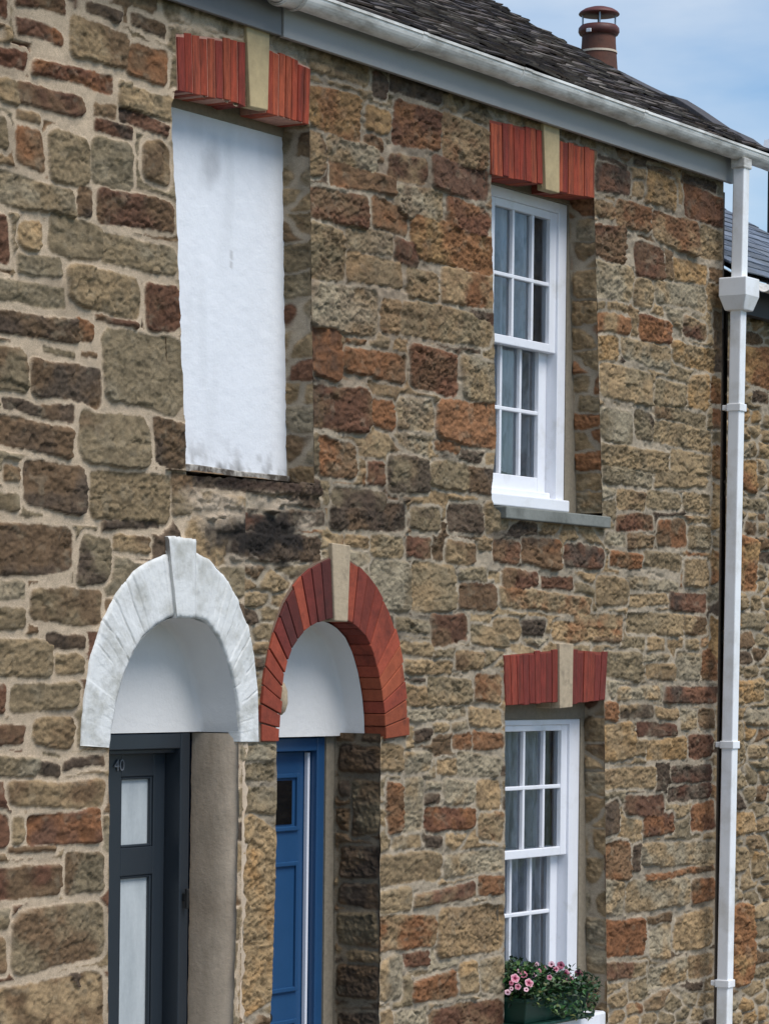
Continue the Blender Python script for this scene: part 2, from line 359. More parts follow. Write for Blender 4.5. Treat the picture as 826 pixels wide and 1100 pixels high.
    for (a, b, sc_) in strips:                                              # bands of mortar along a reveal
        f = sstep(a-.004, a+.004, X+.006*fbm(Z*20, X*20, seed, 2))*sstep(b+.004, b-.004, X)
        col = col*(1-f[..., None])+np.array(sc_)*f[..., None]; H = H*(1-f)+.006*f
    PXX = X.copy(); PZZ = Z.copy(); hs = np.full(X.shape, 9.0)
    for poly in holes:
        xs = [p[0] for p in poly]; zs = [p[1] for p in poly]
        s = win(min(xs)-.1, max(xs)+.1, min(zs)-.1, max(zs)+.1)
        if s is None: continue
        d, bx, bz = poly_sd(X[s], Z[s], poly)
        m = np.abs(d) < .62*step; m &= hs[s] > 0
        PXX[s] = np.where(m, bx, PXX[s]); PZZ[s] = np.where(m, bz, PZZ[s])
        hs[s] = np.where(m & (np.abs(hs[s]) > .62*step), 0.0, np.minimum(hs[s], d))
    hb = np.minimum(np.minimum(X-x0, x1-X), np.minimum(Z-z0, z1-Z))
    k = np.exp(-np.maximum(hs, 0)/.010)*.8; H = H*(1-k)+.012*k
    k = np.exp(-np.maximum(hb, 0)/.012); H = H*(1-k)+.012*k
    V = np.stack([PXX, -H+.008, PZZ], -1)
    if place is not None: V = place(PXX, PZZ, H-.008)
    V = V.reshape(-1, 3)
    idx = np.arange(nx*nz).reshape(nz, nx)
    q = np.stack([idx[:-1, :-1], idx[:-1, 1:], idx[1:, 1:], idx[1:, :-1]], -1).reshape(-1, 4)
    hq = hs.ravel()[q]; keep = ~((hq.max(1) <= 1e-6) | (hq.mean(1) < 0) & (hq.max(1) < step*.3)); q = q[keep]
    used = np.zeros(nx*nz, bool); used[q.ravel()] = True; rem = np.cumsum(used)-1; q = rem[q]; V = V[used]; colv = col.reshape(-1, 3)[used]
    if parent: V = V-np.array(world_loc(parent))
    me = bpy.data.meshes.new(name); me.vertices.add(len(V)); me.vertices.foreach_set('co', V.astype(np.float32).ravel())
    me.loops.add(len(q)*4); me.loops.foreach_set('vertex_index', q.astype(np.int32).ravel())
    me.polygons.add(len(q)); me.polygons.foreach_set('loop_start', np.arange(0, len(q)*4, 4, dtype=np.int32)); me.polygons.foreach_set('loop_total', np.full(len(q), 4, np.int32))
    me.polygons.foreach_set('use_smooth', np.ones(len(q), bool)); me.update(); me.validate()
    at = me.color_attributes.new('col', 'FLOAT_COLOR', 'POINT')
    at.data.foreach_set('color', np.concatenate([np.clip(colv, .005, .9), np.ones((len(colv), 1))], 1).astype(np.float32).ravel())
    me.materials.append(m_stone)
    o = bpy.data.objects.new(name, me); C.objects.link(o); o.parent = parent
    return o

# stones measured on the photograph: tile origin, tile zoom, then x0,y0,x1,y1,kind of stone
def stones_from(tiles):
    out = []
    for ox, oy, s, txt in tiles:
        for it in txt.split():
            a = it.split(','); x0, y0, x1, y1 = [float(v)/s for v in a[:4]]
            x0 += ox; x1 += ox; y0 += oy; y1 += oy; cx = (x0+x1)/2; cy = (y0+y1)/2
            Xa, _ = W(x0, cy); Xb, _ = W(x1, cy); Xc, Zb = W(cx, y0); _, Za = W(cx, y1)
            out.append(((Xa+Xb)/2, (Za+Zb)/2, max(.012, (Xb-Xa)/2), max(.010, (Zb-Za)/2), a[4]))
    return out
LEFT = stones_from([
 (0, 0, 4.01, "-40,-20,40,60,r 72,-40,292,45,br 76,100,282,172,ro -60,200,124,290,or 148,288,495,362,or 308,100,565,275,tb 555,200,732,350,ob 380,25,525,78,d 570,75,720,140,db -60,330,88,440,tg 78,385,372,478,rb 410,445,510,510,b 415,528,582,588,rd 520,390,755,500,gt 520,498,740,560,rd -40,500,40,640,g 75,480,185,525,tb 70,550,195,720,bo 215,570,398,790,g 398,600,585,805,g 620,600,738,790,b 520,350,580,390,g"),
 (0, 184, 4.01, "-60,25,325,170,g 340,60,408,200,bd 425,95,755,240,rb 215,205,460,375,g 440,290,762,425,g -40,185,48,400,r 85,215,190,340,yt 80,365,278,455,g -30,480,290,575,g 300,425,615,610,gt 635,485,780,690,r -40,615,350,720,bd 330,640,410,740,ob 425,630,600,660,rb"),
 (0, 368, 4.01, "450,-45,790,280,g -40,20,128,215,gb 140,90,445,250,db 195,30,330,62,g 360,40,425,65,b 15,250,185,305,d 180,265,328,335,db -20,335,325,470,db 350,300,655,535,bg 675,320,802,540,bd 20,530,95,595,b -10,640,95,720,g 112,515,375,725,db 390,560,742,770,g 745,560,835,740,bg"),
 (0, 552, 4.01, "-60,40,320,265,db 345,85,482,300,dg 490,90,650,170,bt 440,25,700,65,db -20,290,115,370,l -40,400,115,500,g 135,320,445,475,gb 205,515,380,580,d -60,540,232,700,g 240,600,370,690,gt 52,725,345,850,g -30,736,32,860,r"),
 (0, 736, 4.01, "-40,170,115,260,rb 145,140,325,270,bt -40,310,180,400,gl 175,332,268,392,d 280,310,458,355,bd 45,412,458,525,bt 125,545,440,692,ro -60,560,45,712,r 58,565,112,690,gt 40,700,250,728,b"),
 (0, 916, 4.01, "-40,60,272,200,br 288,0,452,180,gb 62,230,456,490,bg -40,360,40,520,bt -40,240,48,330,g -20,545,452,800,bt 300,520,445,640,d -40,820,250,1000,b 270,850,450,990,g"),
 (200, 0, 1, "5,511,145,530,d 36,552,104,572,dr 50,574,146,604,d 100,548,150,566,d 72,530,112,546,gt 2,528,40,548,g 112,530,145,544,dg"),
 (200, 780, 6.87, "395,140,662,270,gl 400,282,662,410,g 375,450,672,650,g 425,690,690,2080,yt"),
])
MID = stones_from([
 (200, 0, 1, "5,511,145,530,d 36,552,104,572,dr 50,574,146,604,d 100,548,150,566,d 112,530,145,544,dg"),
 (200, 780, 6.87, "395,140,662,270,gl 400,282,662,410,g 375,450,672,650,g 425,690,690,2080,yt"),
 (300, 30, 4.01, "130,95,390,220,bt 400,190,470,300,dr 480,205,700,300,d 130,265,355,460,yo 375,340,492,450,ty 370,460,452,522,ob 425,545,455,575,b 500,325,702,520,or 706,395,905,600,ot 210,480,425,600,tl 225,600,502,700,ob 470,545,640,660,rt 660,580,910,720,r 90,440,205,640,bt"),  # wide dark stone below the fascia has the eaves shade in its colour
 (300, 184, 3.44, "110,70,332,195,br 345,115,480,225,bo 435,55,610,190,tl 490,190,800,355,yo 620,110,785,240,or 430,250,520,345,dr 110,200,250,400,tg 250,210,425,300,lg 255,310,455,420,tg 475,360,590,475,tg 600,370,800,495,ot 380,470,450,600,rt 450,500,790,630,tg 715,512,792,565,dr 120,420,372,600,tl 110,600,240,640,t"),
 (300, 368, 3.44, "108,-60,235,130,ro 240,30,470,135,ob 485,20,668,190,r 680,60,808,215,tl 585,215,812,380,o 110,160,340,330,br 345,210,432,320,o 440,210,580,330,lt 150,360,290,500,bo 330,440,400,530,br 410,420,560,560,gd 560,440,700,540,tg 695,460,800,560,db 580,370,670,410,bo 200,540,400,640,dg 110,340,150,480,g"),
 (340, 540, 4.01, "60,0,390,120,db 410,20,540,125,g 570,0,720,130,d 725,0,830,130,tg 130,140,235,195,t 240,140,380,240,gt 390,150,500,240,br 560,165,690,260,bt 410,255,600,470,tg 620,345,782,465,rb 495,480,655,612,rb 240,250,410,470,gl 345,500,490,560,g 350,600,500,660,gt 380,680,590,740,t 600,640,720,720,bt 670,530,830,620,tg 620,275,740,335,g"),
 (340, 724, 4.01, "685,0,802,125,ot 480,10,670,140,tg 385,50,480,140,t 400,150,650,200,tl 660,150,800,230,t 590,260,672,330,ob 675,250,808,325,o 425,235,500,290,bd 520,370,610,440,tg 610,345,800,440,tl 280,300,380,420,t 385,330,500,420,tl 470,520,535,565,d 468,575,690,675,or 310,460,380,690,ob 385,440,465,680,tl 700,600,806,720,to 550,455,690,560,tl 690,450,800,590,t"),
 (340, 916, 4.01, "275,0,545,130,t 555,0,806,95,tl 275,150,415,260,t 425,150,690,215,rt 700,100,808,185,o 265,270,520,420,ot 525,230,808,440,t 385,430,490,490,r 270,450,375,640,tl 420,530,610,640,bo 620,470,700,610,ty 710,450,806,600,tl 485,650,806,800,br 275,680,330,760,t 335,680,480,760,tl"),
 (620, 150, 4.01, "80,110,232,230,rd 240,180,290,250,t 300,150,430,290,ty 460,220,632,360,ro 70,262,160,330,ot 170,270,320,390,ot 62,360,212,520,rb 330,330,522,470,ot 530,380,635,520,tg 250,450,382,600,r 420,520,560,620,ty 68,530,240,690,tl 245,600,330,720,t 335,620,560,720,tl 570,560,640,620,b 90,85,220,105,d 300,120,400,145,b 450,160,600,210,bd"),
 (620, 320, 4.01, "270,80,407,195,or 455,90,560,170,rt 85,70,230,150,to 85,160,180,270,ty 190,190,400,290,tl 410,200,600,300,ty 100,300,320,450,tg 335,360,470,470,tg 480,330,572,480,ty 95,480,240,620,gl 250,490,330,610,gd 340,480,560,540,bg 330,545,580,640,gt 100,640,400,738,gt 410,660,580,760,gt"),
 (620, 500, 4.01, "110,10,330,85,g 340,20,560,95,gt 175,105,292,195,bt 300,110,450,190,g 460,120,575,200,gt 170,210,332,280,rb 345,230,472,350,bo 480,260,580,360,g 120,285,210,345,gl 215,290,332,355,b 145,370,282,440,bo 0,350,120,440,rd 290,370,450,445,g 460,400,572,522,t 80,480,222,610,t 230,485,440,540,tl 230,552,395,610,t 398,548,562,635,rd 470,650,560,730,bt -10,640,200,730,to 215,640,450,730,gt"),
 (530, 540, 5.16, "160,200,372,355,ob 395,240,610,360,rd 60,375,252,480,br 270,400,447,475,r 40,490,540,600,to 0,210,152,345,rb 330,650,720,770,to 0,640,150,760,bt 160,650,290,740,d"),
 (620, 680, 4.01, "60,0,195,42,b 120,80,280,200,tg 290,92,400,120,g 300,130,420,200,t 430,80,535,200,tl 540,70,602,205,bo 380,228,602,305,rd 180,230,360,290,tl 115,295,182,380,ot 190,310,335,370,td 340,320,440,370,t 450,330,520,420,tl 525,330,592,415,b 260,385,432,448,dr 108,390,250,550,ty 305,455,475,550,ty 485,440,582,540,r 105,580,342,670,t 410,570,582,645,dr 395,655,577,720,dr 210,700,380,790,r"),
 (620, 500, 4.01, "583,-90,614,60,yo 585,80,612,270,yt 580,360,608,510,yo 572,650,606,860,y"),
 (620, 320, 4.01, "580,340,620,450,yo 585,470,618,560,bo 590,60,625,320,bd"),
 (620, 860, 4.01, "290,55,420,150,ro 490,10,592,130,or 60,10,190,150,d 110,180,238,340,ob 245,185,282,310,d 290,180,592,280,tl 300,295,592,325,bo 110,340,210,490,tl 215,340,480,470,tl 495,330,592,440,bo 110,510,292,672,ro 305,490,412,530,b 310,540,405,680,tl 420,480,582,640,t 480,660,582,760,bt 110,700,300,770,tr 310,700,470,800,tl"),
])
RIGHT = stones_from([
 (620, 320, 4.01, "745,210,860,380,yo 775,400,850,450,d"),
 (620, 500, 4.01, "725,-20,800,110,yo 725,300,802,540,yo 725,640,830,710,g 730,140,840,190,g"),
 (620, 680, 4.01, "715,200,830,300,yt 750,330,850,400,tl 700,380,742,560,gt 760,480,840,540,t"),
 (620, 860, 4.01, "690,440,780,800,yo 700,50,790,150,ty 690,200,760,310,tg 775,220,840,330,ty"),
])

# ------------------------------------------------------------------ ground
def sheet(name, x0, x1, y0, y1, z, m):
    b = MB(); b.add([(x0,y0,z),(x1,y0,z),(x1,y1,z),(x0,y1,z)], [(0,1,2,3)]); return tag(b.build(name, m), kind='structure')
m_ground = mat('grass_ground', lin((84,92,58)), .95, .3, 3)
m_road = mat('asphalt', (.05,.05,.052), .9, .2, 30, .003, 80)
m_pave = mat('concrete_pavement', (.30,.29,.27), .9, .15, 12, .002, 60)
sheet('ground', -600, 600, -600, 600, -.16, m_ground)
sheet('road', -60, 60, -9.6, -1.85, -.12, m_road)
b = MB(); b.box(-60, 60, -1.7, 12, -.15, 0); tag(b.build('pavement', m_pave), kind='structure')
b = MB(); b.box(-60, 60, -1.85, -1.702, -.15, .004); tag(b.build('kerb', mat('granite_kerb', (.32,.31,.30), .85, .2, 30), bevel=.01), kind='structure')

# ------------------------------------------------------------------ the three houses of the terrace
XP = W(259, 900)[0]                     # party line between the two doors
XC = W(771, 620)[0]                       # right-hand corner of the middle house
XL, XR = -4.3, 5.6
ZE = 4.80
h40 = thing('terraced_house', 'rubble stone house with number 40 on its dark door and a blocked white window', 'house', ((XL+XP)/2, 0, 0), 'houses of the stone terrace')
hmid = thing('terraced_house', 'rubble stone house with blue door under a red brick arch and two white sash windows', 'house', ((XP+XC)/2, 0, 0), 'houses of the stone terrace')
hend = thing('terraced_house', 'lower slate roofed stone house partly seen behind the white downpipe at the right edge', 'house', ((XC+XR)/2, 0, 0), 'houses of the stone terrace')

# openings, measured on the wall face
o_blindL = [(188,97),(184,112),(186,170),(189,215),(190,250),(192,300),(193,330),(195,372),(197,420),(199,470),(200,508)]
blind_hole = WP(o_blindL + [(200,511),(337,519)] + [(337,500),(336,420),(334,330),(333,230),(332,133)])
arch_w = dict(oL=[(86,801),(87,775),(91,740),(97,705),(108,670),(124,637),(143,613),(160,602),(178,595)], iL=[(117,803),(119,785),(124,755),(131,728),(141,703),(152,685),(165,672),(176,665),(186,662)],
              oR=[(206,592),(224,601),(240,618),(255,645),(266,675),(272,705),(276,745),(277,797)], iR=[(205,662),(222,668),(234,684),(243,705),(250,730),(254,752),(256,775),(257,797)],
              key=[(176,576),(206,580),(204.5,664),(185.5,663)])
arch_r = dict(oL=[(278,797),(278,770),(280,740),(285,705),(292,675),(303,645),(317,622),(335,606),(352.5,598)], iL=[(297,797),(298,770),(301,740),(304,715),(311,695),(322,680),(335,670),(345,666),(355,664)],
              oR=[(372,600),(388,611),(402,630),(415,655),(425,685),(431,715),(435,750),(436,790)], iR=[(369,666),(380,672),(390,683),(398,700),(404,722),(408,745),(410.5,770),(411,794)],
              key=[(352,583),(372,586),(369,668),(355,667)])
def arch_outline(a): return WP(a['oL'] + a['oR'])
door1_hole = rough_poly(WP([(117,790),(117,803),(117,900),(116,1000),(116,1400),(248,1400),(250,1100),(253,1000),(256,860),(256,790)]), .003, .05, 3)
door2_hole = rough_poly(WP([(297,790),(297,860),(295,930),(293,1020),(290,1100),(288,1400),(406,1400),(407,1100),(408,950),(408,790)]), .004, .05, 4)
lint_blind = [[(188,36),(225,40),(262,46),(262,115),(256,111),(190,97)], [(285,53),(308,62),(332,73),(330,134),(308,128),(285,121)], [(261,26),(286,32),(284,119),(265,115)]]
lint_up = [[(525,129),(580,141),(581,198),(526,187)], [(597,151),(637,161),(637,213),(597,206)], [(580,132),(597,138),(597,208),(582.5,204)]]
lint_lo = [[(540,704),(597,698.5),(597,754),(542,758)], [(612.5,698),(651,701),(648,752),(612,756)], [(597,691),(612,691.5),(611,759.5),(597.5,761)]]
uw_hole = WP([(527,184),(528,230),(529,300),(531,400),(533,470),(530,500),(527,530),(530,545),(543,557),(647,567),(646.5,551),(646,548),(645,480),(642,400),(640,300),(637,215)])
lw_hole = WP([(542,750),(542,850),(542,950),(541,1110),(652,1098),(650,1010),(649,900),(648,750)])
def offset_hull(polys): return [rough_poly(WP(p), .003, .03, 9+i) for i, p in enumerate(polys)]
holes = [rough_poly(blind_hole, .005, .03, 11), arch_outline(arch_w), arch_outline(arch_r), door1_hole, door2_hole, rough_poly(uw_hole, .005, .03, 12), rough_poly(lw_hole, .004, .03, 13)]
for g in (lint_blind, lint_up, lint_lo):
    xs = WP([g[0][0], g[0][-1], g[1][1], g[1][-2]])
    holes += [WP(p) for p in g]
holes += [WP(arch_w['key']), WP(arch_r['key'])]

MORT_L = lin((188,168,143)); MORT_M = lin((163,149,129)); DK = lin((52,46,42)); DKB = lin((70,58,50))
bs = W(270, 560); bs2 = W(265, 522); bs3 = W(310, 600)
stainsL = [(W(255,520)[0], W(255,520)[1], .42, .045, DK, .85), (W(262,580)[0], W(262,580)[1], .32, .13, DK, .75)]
stainsL = [(W(235,548)[0], W(235,548)[1], .26, .15, lin((164,146,124)), .9)] + stainsL
STM = [(W(290,540)[0], W(290,540)[1], .22, .09, lin((150,134,114)), .8)]
PALE = lin((172,156,136)); BLK = lin((40,36,33))
def stn(x, y, rx, rz, c, a): return (W(x,y)[0], W(x,y)[1], rx, rz, c, a)
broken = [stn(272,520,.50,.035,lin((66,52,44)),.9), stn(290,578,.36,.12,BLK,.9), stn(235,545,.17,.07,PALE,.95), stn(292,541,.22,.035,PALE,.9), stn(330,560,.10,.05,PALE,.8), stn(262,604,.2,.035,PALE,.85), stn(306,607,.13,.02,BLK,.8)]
stainsL += broken
stainsL += [(W(222,26)[0], W(222,28)[1], .26, .06, MORT_L, .9)]
stains_shadeM = STM + [(W(560,130)[0], 4.55, 3.2, .42, DKB, .30), (W(420,330)[0], W(420,330)[1], .7, .8, lin((104,74,52)), .28), (W(310,50)[0], W(310,50)[1], .17, .09, MORT_M, .95), (W(300,570)[0], W(300,570)[1], .30, .14, DK, .8), (W(330,630)[0], W(330,630)[1], .18, .10, DKB, .6), (W(320,440)[0], W(330,440)[1], .30, .45, DKB, .55), (W(400,540)[0], W(400,545)[1], .5, .10, DKB, .5), (W(560,575)[0], W(560,577)[1], .5, .05, DK, .55)]  # last entry: shadow under the upper slate sill, painted into the wall colour
rubble('wall', XL, XP, 0, ZE, LEFT, holes, MORT_L, 5, 'gggggbbbdrt', parent=h40, relief=(.004,.012), rough=.0048, edge=.008, mgap=.018, stains_shade=stainsL, rowh=(.09,.17), roww=(.16,.38), mnoise=.0025)
rubble('wall', XP, XC, 0, ZE, MID, holes, MORT_M, 8, ['t','t','tg','tg','g','gt','b','bt','tl','tl','to','d'], parent=hmid, relief=(.003,.012), rough=.0066, edge=.008, mgap=.014, stains_shade=stains_shadeM+broken, mnoise=.006, dirtpits=.008, rowh=(.045,.095), roww=(.12,.30))
XG = W(783, 620)[0]
rubble('wall', XG, XR, 0, 4.2, RIGHT, [], MORT_M, 14, ['t','t','tg','g','gt','b','tl','ty','d'], parent=hend, relief=(.008,.022), rough=.0075, mnoise=.006, dirtpits=.012,
       place=lambda x, z, h: np.stack([x, -h+.03, z], -1))
# open joint between the two houses, shade of the gap put into its dark colour
b = MB(); b.box(XC-.02, XG+.03, .055, .12, 0, 4.2); b.build('wall_joint', mat('shaded_joint', lin((58,50,42)), .95, .3, 12, .01, 20), hmid)
# tan dressed edge of the corner
def shell(o, x0, x1, ze, zr):
    b = MB()
    b.box(x0, x1, 6.2, 6.4, 0, ze); b.box(x0, x0+.05, .45, 6.2, 0, ze); b.box(x1-.05, x1, .45, 6.2, 0, ze)
    for xx in (x0, x1-.05): b.add([(xx,.3,ze),(xx,6.4,ze),(xx,3.2,zr),(xx+.05,.3,ze),(xx+.05,6.4,ze),(xx+.05,3.2,zr)], [(0,1,2),(3,5,4),(0,3,4,1),(1,4,5,2),(2,5,3,0)])
    b.build('rear_wall', m_dirtwall, o)
    b = MB(); b.box(x0+.05, x1-.05, .5, 6.2, 2.36, 2.44); b.box(x0+.05, x1-.05, .14, 6.2, ze-.06, ze-.02); b.build('floor', m_interior, o)
shell(h40, XL, XP-.01, 4.8, 6.5); shell(hmid, XP+.01, XC-.02, 4.8, 6.5); shell(hend, XG+.01, XR, 4.2, 5.8)
# wall core behind the facing, so that the leaf has thickness
def jamb(name, parent, p0, p1, depth, nrm, seed, fill, mort, strip=None, y0=0, **k):
    """reveal along the edge p0 (top) > p1 (bottom) of an opening, going in by depth; nrm is the x direction it faces"""
    (xa, za), (xb, zb) = p0, p1
    def place(u, v, h):
        x = xb+(xa-xb)*(v-zb)/(za-zb)
        return np.stack([x+nrm*h, u+y0, v], -1)
    st = [] if strip is None else [(depth-strip, depth+.1, lin((128,118,102)))]
    return rubble(name, 0, depth, zb, za, k.pop('stones', []), [], mort, seed, fill, place=place, parent=parent, strips=st, **k)
def flat_jamb(name, parent, p0, p1, y0, y1, m):
    p0 = (p0[0]-.03, p0[1]); p1 = (p1[0]-.03, p1[1]); y0 = .014; b = MB(); b.add([(p0[0],y0,p0[1]),(p1[0],y0,p1[1]),(p1[0],y1,p1[1]),(p0[0],y1,p0[1])], [(0,1,2,3)]); return b.build(name, m, parent)

# ------------------------------------------------------------------ brick arches and lintels
def resample(pts, n):
    d = [0]
    for a, b_ in zip(pts, pts[1:]): d.append(d[-1]+math.hypot(b_[0]-a[0], b_[1]-a[1]))
    out = []
    for k in range(n+1):
        t = d[-1]*k/n; i = 0
        while i < len(d)-2 and d[i+1] < t: i += 1
        f = (t-d[i])/(d[i+1]-d[i]+1e-9); out.append((pts[i][0]+(pts[i+1][0]-pts[i][0])*f, pts[i][1]+(pts[i+1][1]-pts[i][1])*f))
    return out
def lerp(a, b_, t): return (a[0]+(b_[0]-a[0])*t, a[1]+(b_[1]-a[1])*t)
def voussoirs(b, O, I, depth, n, gap, rnd, cols, jit, front=-.016, shrink=0, vary=.16):
    Or = resample(O, n); Ir = resample(I, n)
    for k in range(n):
        g = gap/2
        def edge(P, a, c):
            L = math.hypot(P[c][0]-P[a][0], P[c][1]-P[a][1]); return lerp(P[a], P[c], g/L), lerp(P[a], P[c], 1-g/L)
        o0, o1 = edge(Or, k, k+1); i0, i1 = edge(Ir, k, k+1)
        e = rnd.uniform(-.012, .006); o0 = lerp(o0, i0, -e/.2+shrink); o1 = lerp(o1, i1, -e/.2+shrink)
        e = rnd.uniform(-.003, .003); i0 = lerp(i0, o0, e/.2); i1 = lerp(i1, o1, e/.2)
        c = rnd.choice(cols); j = rnd.uniform(1-vary, 1+vary); b.cur = (c[0]*j, c[1]*j, c[2]*j)
        b.prism([o0, o1, i1, i0], front+rnd.uniform(-jit, jit), depth)
    b.cur = None
reds = [lin(c) for c in ((142,66,48),(148,70,50),(130,58,44),(152,78,52),(122,56,44))]
dreds = [lin(c) for c in ((112,48,40),(96,44,38),(124,54,42),(86,42,38))]
rnd = random.Random(21)
# red arch over the blue door
b = MB(); A = arch_r
voussoirs(b, WP(A['oL']), WP(A['iL']), .112, 13, .006, rnd, dreds+reds[:2], .003)
voussoirs(b, WP(A['oR']), WP(A['iR']), .112, 12, .004, rnd, reds, .002)
ar = b.build('door_arch', m_archbrick, hmid, bevel=.003, color=True); ar['label'] = 'red brick arch over the blue door'
b = MB(); b.prism(WP([(277.5,797)]+A['oL'][1:]+A['oR']+[(413.5,796)]+[(x+2.2, y-1.5) for x, y in A['iR'][::-1]]+[(x-2.2, y-1.5) for x, y in A['iL'][::-1]]+[(294.5,797)]), -.006, .105); b.build('mortar_bed', mat('arch_mortar', lin((120,98,82)), .95, .25, 40, .003, 60), ar)
b = MB(); b.prism(WP(A['key']), -.024, .118); b.build('keystone', m_buff, ar, bevel=.005)
# white arch over the dark door: thickly painted bricks read as one uneven surface with faint joints
A = arch_w
def painted_ring(b, O, I, nj, seed, n=220, m=20, front=-.010, jdep=(.002, .011)):
    rnd = random.Random(seed); Or = resample(O, n); Ir = resample(I, n); js = [rnd.uniform(*jdep)*(1 if rnd.random() < .6 else .25) for _ in range(nj+1)]
    t = np.linspace(0, 1, n+1)[:, None]*np.ones((1, m+1)); u = np.linspace(0, 1, m+1)[None, :]*np.ones((n+1, 1))
    ph = t*nj+.10*fbm(t*9, u*2+seed, seed); fr = np.abs(ph-np.round(ph))/nj*1.05; dep = np.array(js)[np.clip(np.round(ph).astype(int), 0, nj)]
    groove = np.exp(-(fr/.0032)**2)*dep*sstep(-.3, .2, fbm(t*14, u*3+3, seed+4))
    bump = .0016*fbm(t*40, u*9, seed+1, 3)+.0028*fbm(np.floor(ph+.5)*3.7+.5, u*.4, seed+2, 1)
    eo = .010*fbm(t*16, t*0+2.2, seed+6, 3); ei = .008*fbm(t*16, t*0+7.2, seed+8, 3)
    vs = []
    for a in range(n+1):
        for c in range(m+1):
            uu = u[a, c]; f = (1-uu)*eo[a, c]+uu*(-ei[a, c])
            x = Or[a][0]+(Ir[a][0]-Or[a][0])*(uu+f/.2*.5); z = Or[a][1]+(Ir[a][1]-Or[a][1])*(uu+f/.2*.5)
            rd = .005*(max(0, 1-uu*m)+max(0, 1-(1-uu)*m))
            vs.append((x, front-bump[a, c]+groove[a, c]+rd, z))
    fs = [(a*(m+1)+c, a*(m+1)+c+1, (a+1)*(m+1)+c+1, (a+1)*(m+1)+c) for a in range(n) for c in range(m)]
    k0 = len(vs); vs += [(vs[a*(m+1)+m][0], .05, vs[a*(m+1)+m][2]) for a in range(n+1)]; k1 = len(vs); vs += [(vs[a*(m+1)][0], .05, vs[a*(m+1)][2]) for a in range(n+1)]
    fs += [(a*(m+1)+m, k0+a, k0+a+1, (a+1)*(m+1)+m) for a in range(n)]+[(a*(m+1), (a+1)*(m+1), k1+a+1, k1+a) for a in range(n)]
    for a in (0, n): fs.append(tuple(a*(m+1)+c for c in range(m+1))+(k0+a, k1+a))
    b.add(vs, fs)
b = MB(); painted_ring(b, WP(A['oL']+[(177,590)]), WP(A['iL']+[(188,662)]), 10, 3)
aw = b.build('door_arch', m_whitearch, h40, smooth=True); aw['label'] = 'white painted brick arch over the dark door'
b = MB(); painted_ring(b, WP([(205,590)]+A['oR']), WP([(203,661)]+A['iR']), 9, 5); b.build('arch_haunch', m_whitearch, aw, smooth=True)
b = MB(); K = WP(A['key']); painted_ring(b, [K[0], K[1]], [K[3], K[2]], 1, 7, n=20, m=30, front=-.026, jdep=(0, .001)); b.build('keystone', m_whitearch, aw, smooth=True)
def lintel(label, parent, g, n, cols, keymat, depth, seed, keyfront=-.020):
    rnd = random.Random(seed)
    for q, p in enumerate(g[:2]):
        b = MB(); P = WP(p); half = len(P)//2
        voussoirs(b, P[:half], P[half:][::-1], depth, n[q], .0055 if depth == .132 else .003, rnd, cols, .0022, front=-.009, vary=.11)
        l = b.build('lintel', m_brick, parent, bevel=.0025, color=True); l['label'] = label
        b = MB(); b.prism(WP(p), -.004, depth-.005); b.build('mortar_bed', m_lbed2 if depth == .132 else m_lbed, l)
    b = MB(); b.prism(WP(g[2]), keyfront, .03); b.prism(WP([(x, min(y, g[0][-1][1]+4)) for x, y in g[2]]), .031, depth); b.build('keystone', keymat, parent, bevel=.004)
m_lbed = mat('lintel_mortar', lin((132,66,52)), .95, .3, 40); m_lbed2 = mat('pale_lintel_mortar', lin((186,140,122)), .95, .3, 30)
lr = [lin(c) for c in ((164,72,48),(152,62,44),(168,82,54),(136,56,44),(156,74,52))]
ld = [lin(c) for c in ((134,56,44),(126,52,42),(140,62,46),(118,50,42))]
lintel('painted red brick lintel above the blocked window', h40, lint_blind, (9, 7), lr, m_cream, .132, 31)
lintel('bright red brick lintel of the upper window', hmid, lint_up, (9, 7), lr, m_cream, .142, 32)
lintel('dark red brick lintel of the lower window', hmid, lint_lo, (9, 6), ld, m_buff, .11, 33)

# ------------------------------------------------------------------ blocked window
YB = .135
pl = W(314, 300, YB)[0]
tl_, bl_ = blind_hole[0], blind_hole[10]; tr_, br_ = blind_hole[-1], blind_hole[-5]
b = MB()
g, gx = 170, 60; T, Ux = np.meshgrid(np.linspace(0, 1, g+1), np.linspace(0, 1, gx+1), indexing='ij')
zt = 4.52+(2.962-4.52)*T; xr_ = np.array([W(304+10*t, 140+372*t, YB)[0]+.0025*math.sin(t*37)+.003*math.sin(t*151)*math.sin(t*61) for t in np.linspace(0, 1, g+1)])[:, None]
xx = -1.66+(xr_+1.66)*Ux; yy = YB+.0012*fbm(xx*4, zt*3, 3, 2)+.0012*fbm(xx*34, zt*34, 4, 2)
pc = np.array(lin((230,232,236)))*np.ones(xx.shape+(1,))*(1+.03*fbm(xx*7, zt*3, 5, 3))[..., None]
def blot(f, c):
    global pc
    f = np.clip(f, 0, 1)[..., None]; pc = pc*(1-f)+np.array(lin(c))*f
blot(sstep(.05, .5, fbm(xx*9, zt*2.2, 6, 3))*.22, (196,198,200))
zb_ = zt-2.962
blot(sstep(.20, .0, zb_)*sstep(.0, .4, fbm(xx*26, zt*17, 7, 4))*.6, (120,116,110))
blot(sstep(.09, .0, zb_)*sstep(-.05, .3, fbm(xx*40, zt*30, 8, 2))*.8, (86,80,76))
blot(sstep(1, .2, np.hypot((xx+1.13)/.10, (zt-4.22)/.16)+.5*fbm(xx*12, zt*9, 9, 3))*.42, (138,138,140))
blot((np.abs(xx+.98+.012*fbm(zt*16, zt*0, 10, 2)) < .004)*(np.abs(zt-3.86) < .045)*.5, (150,146,142))
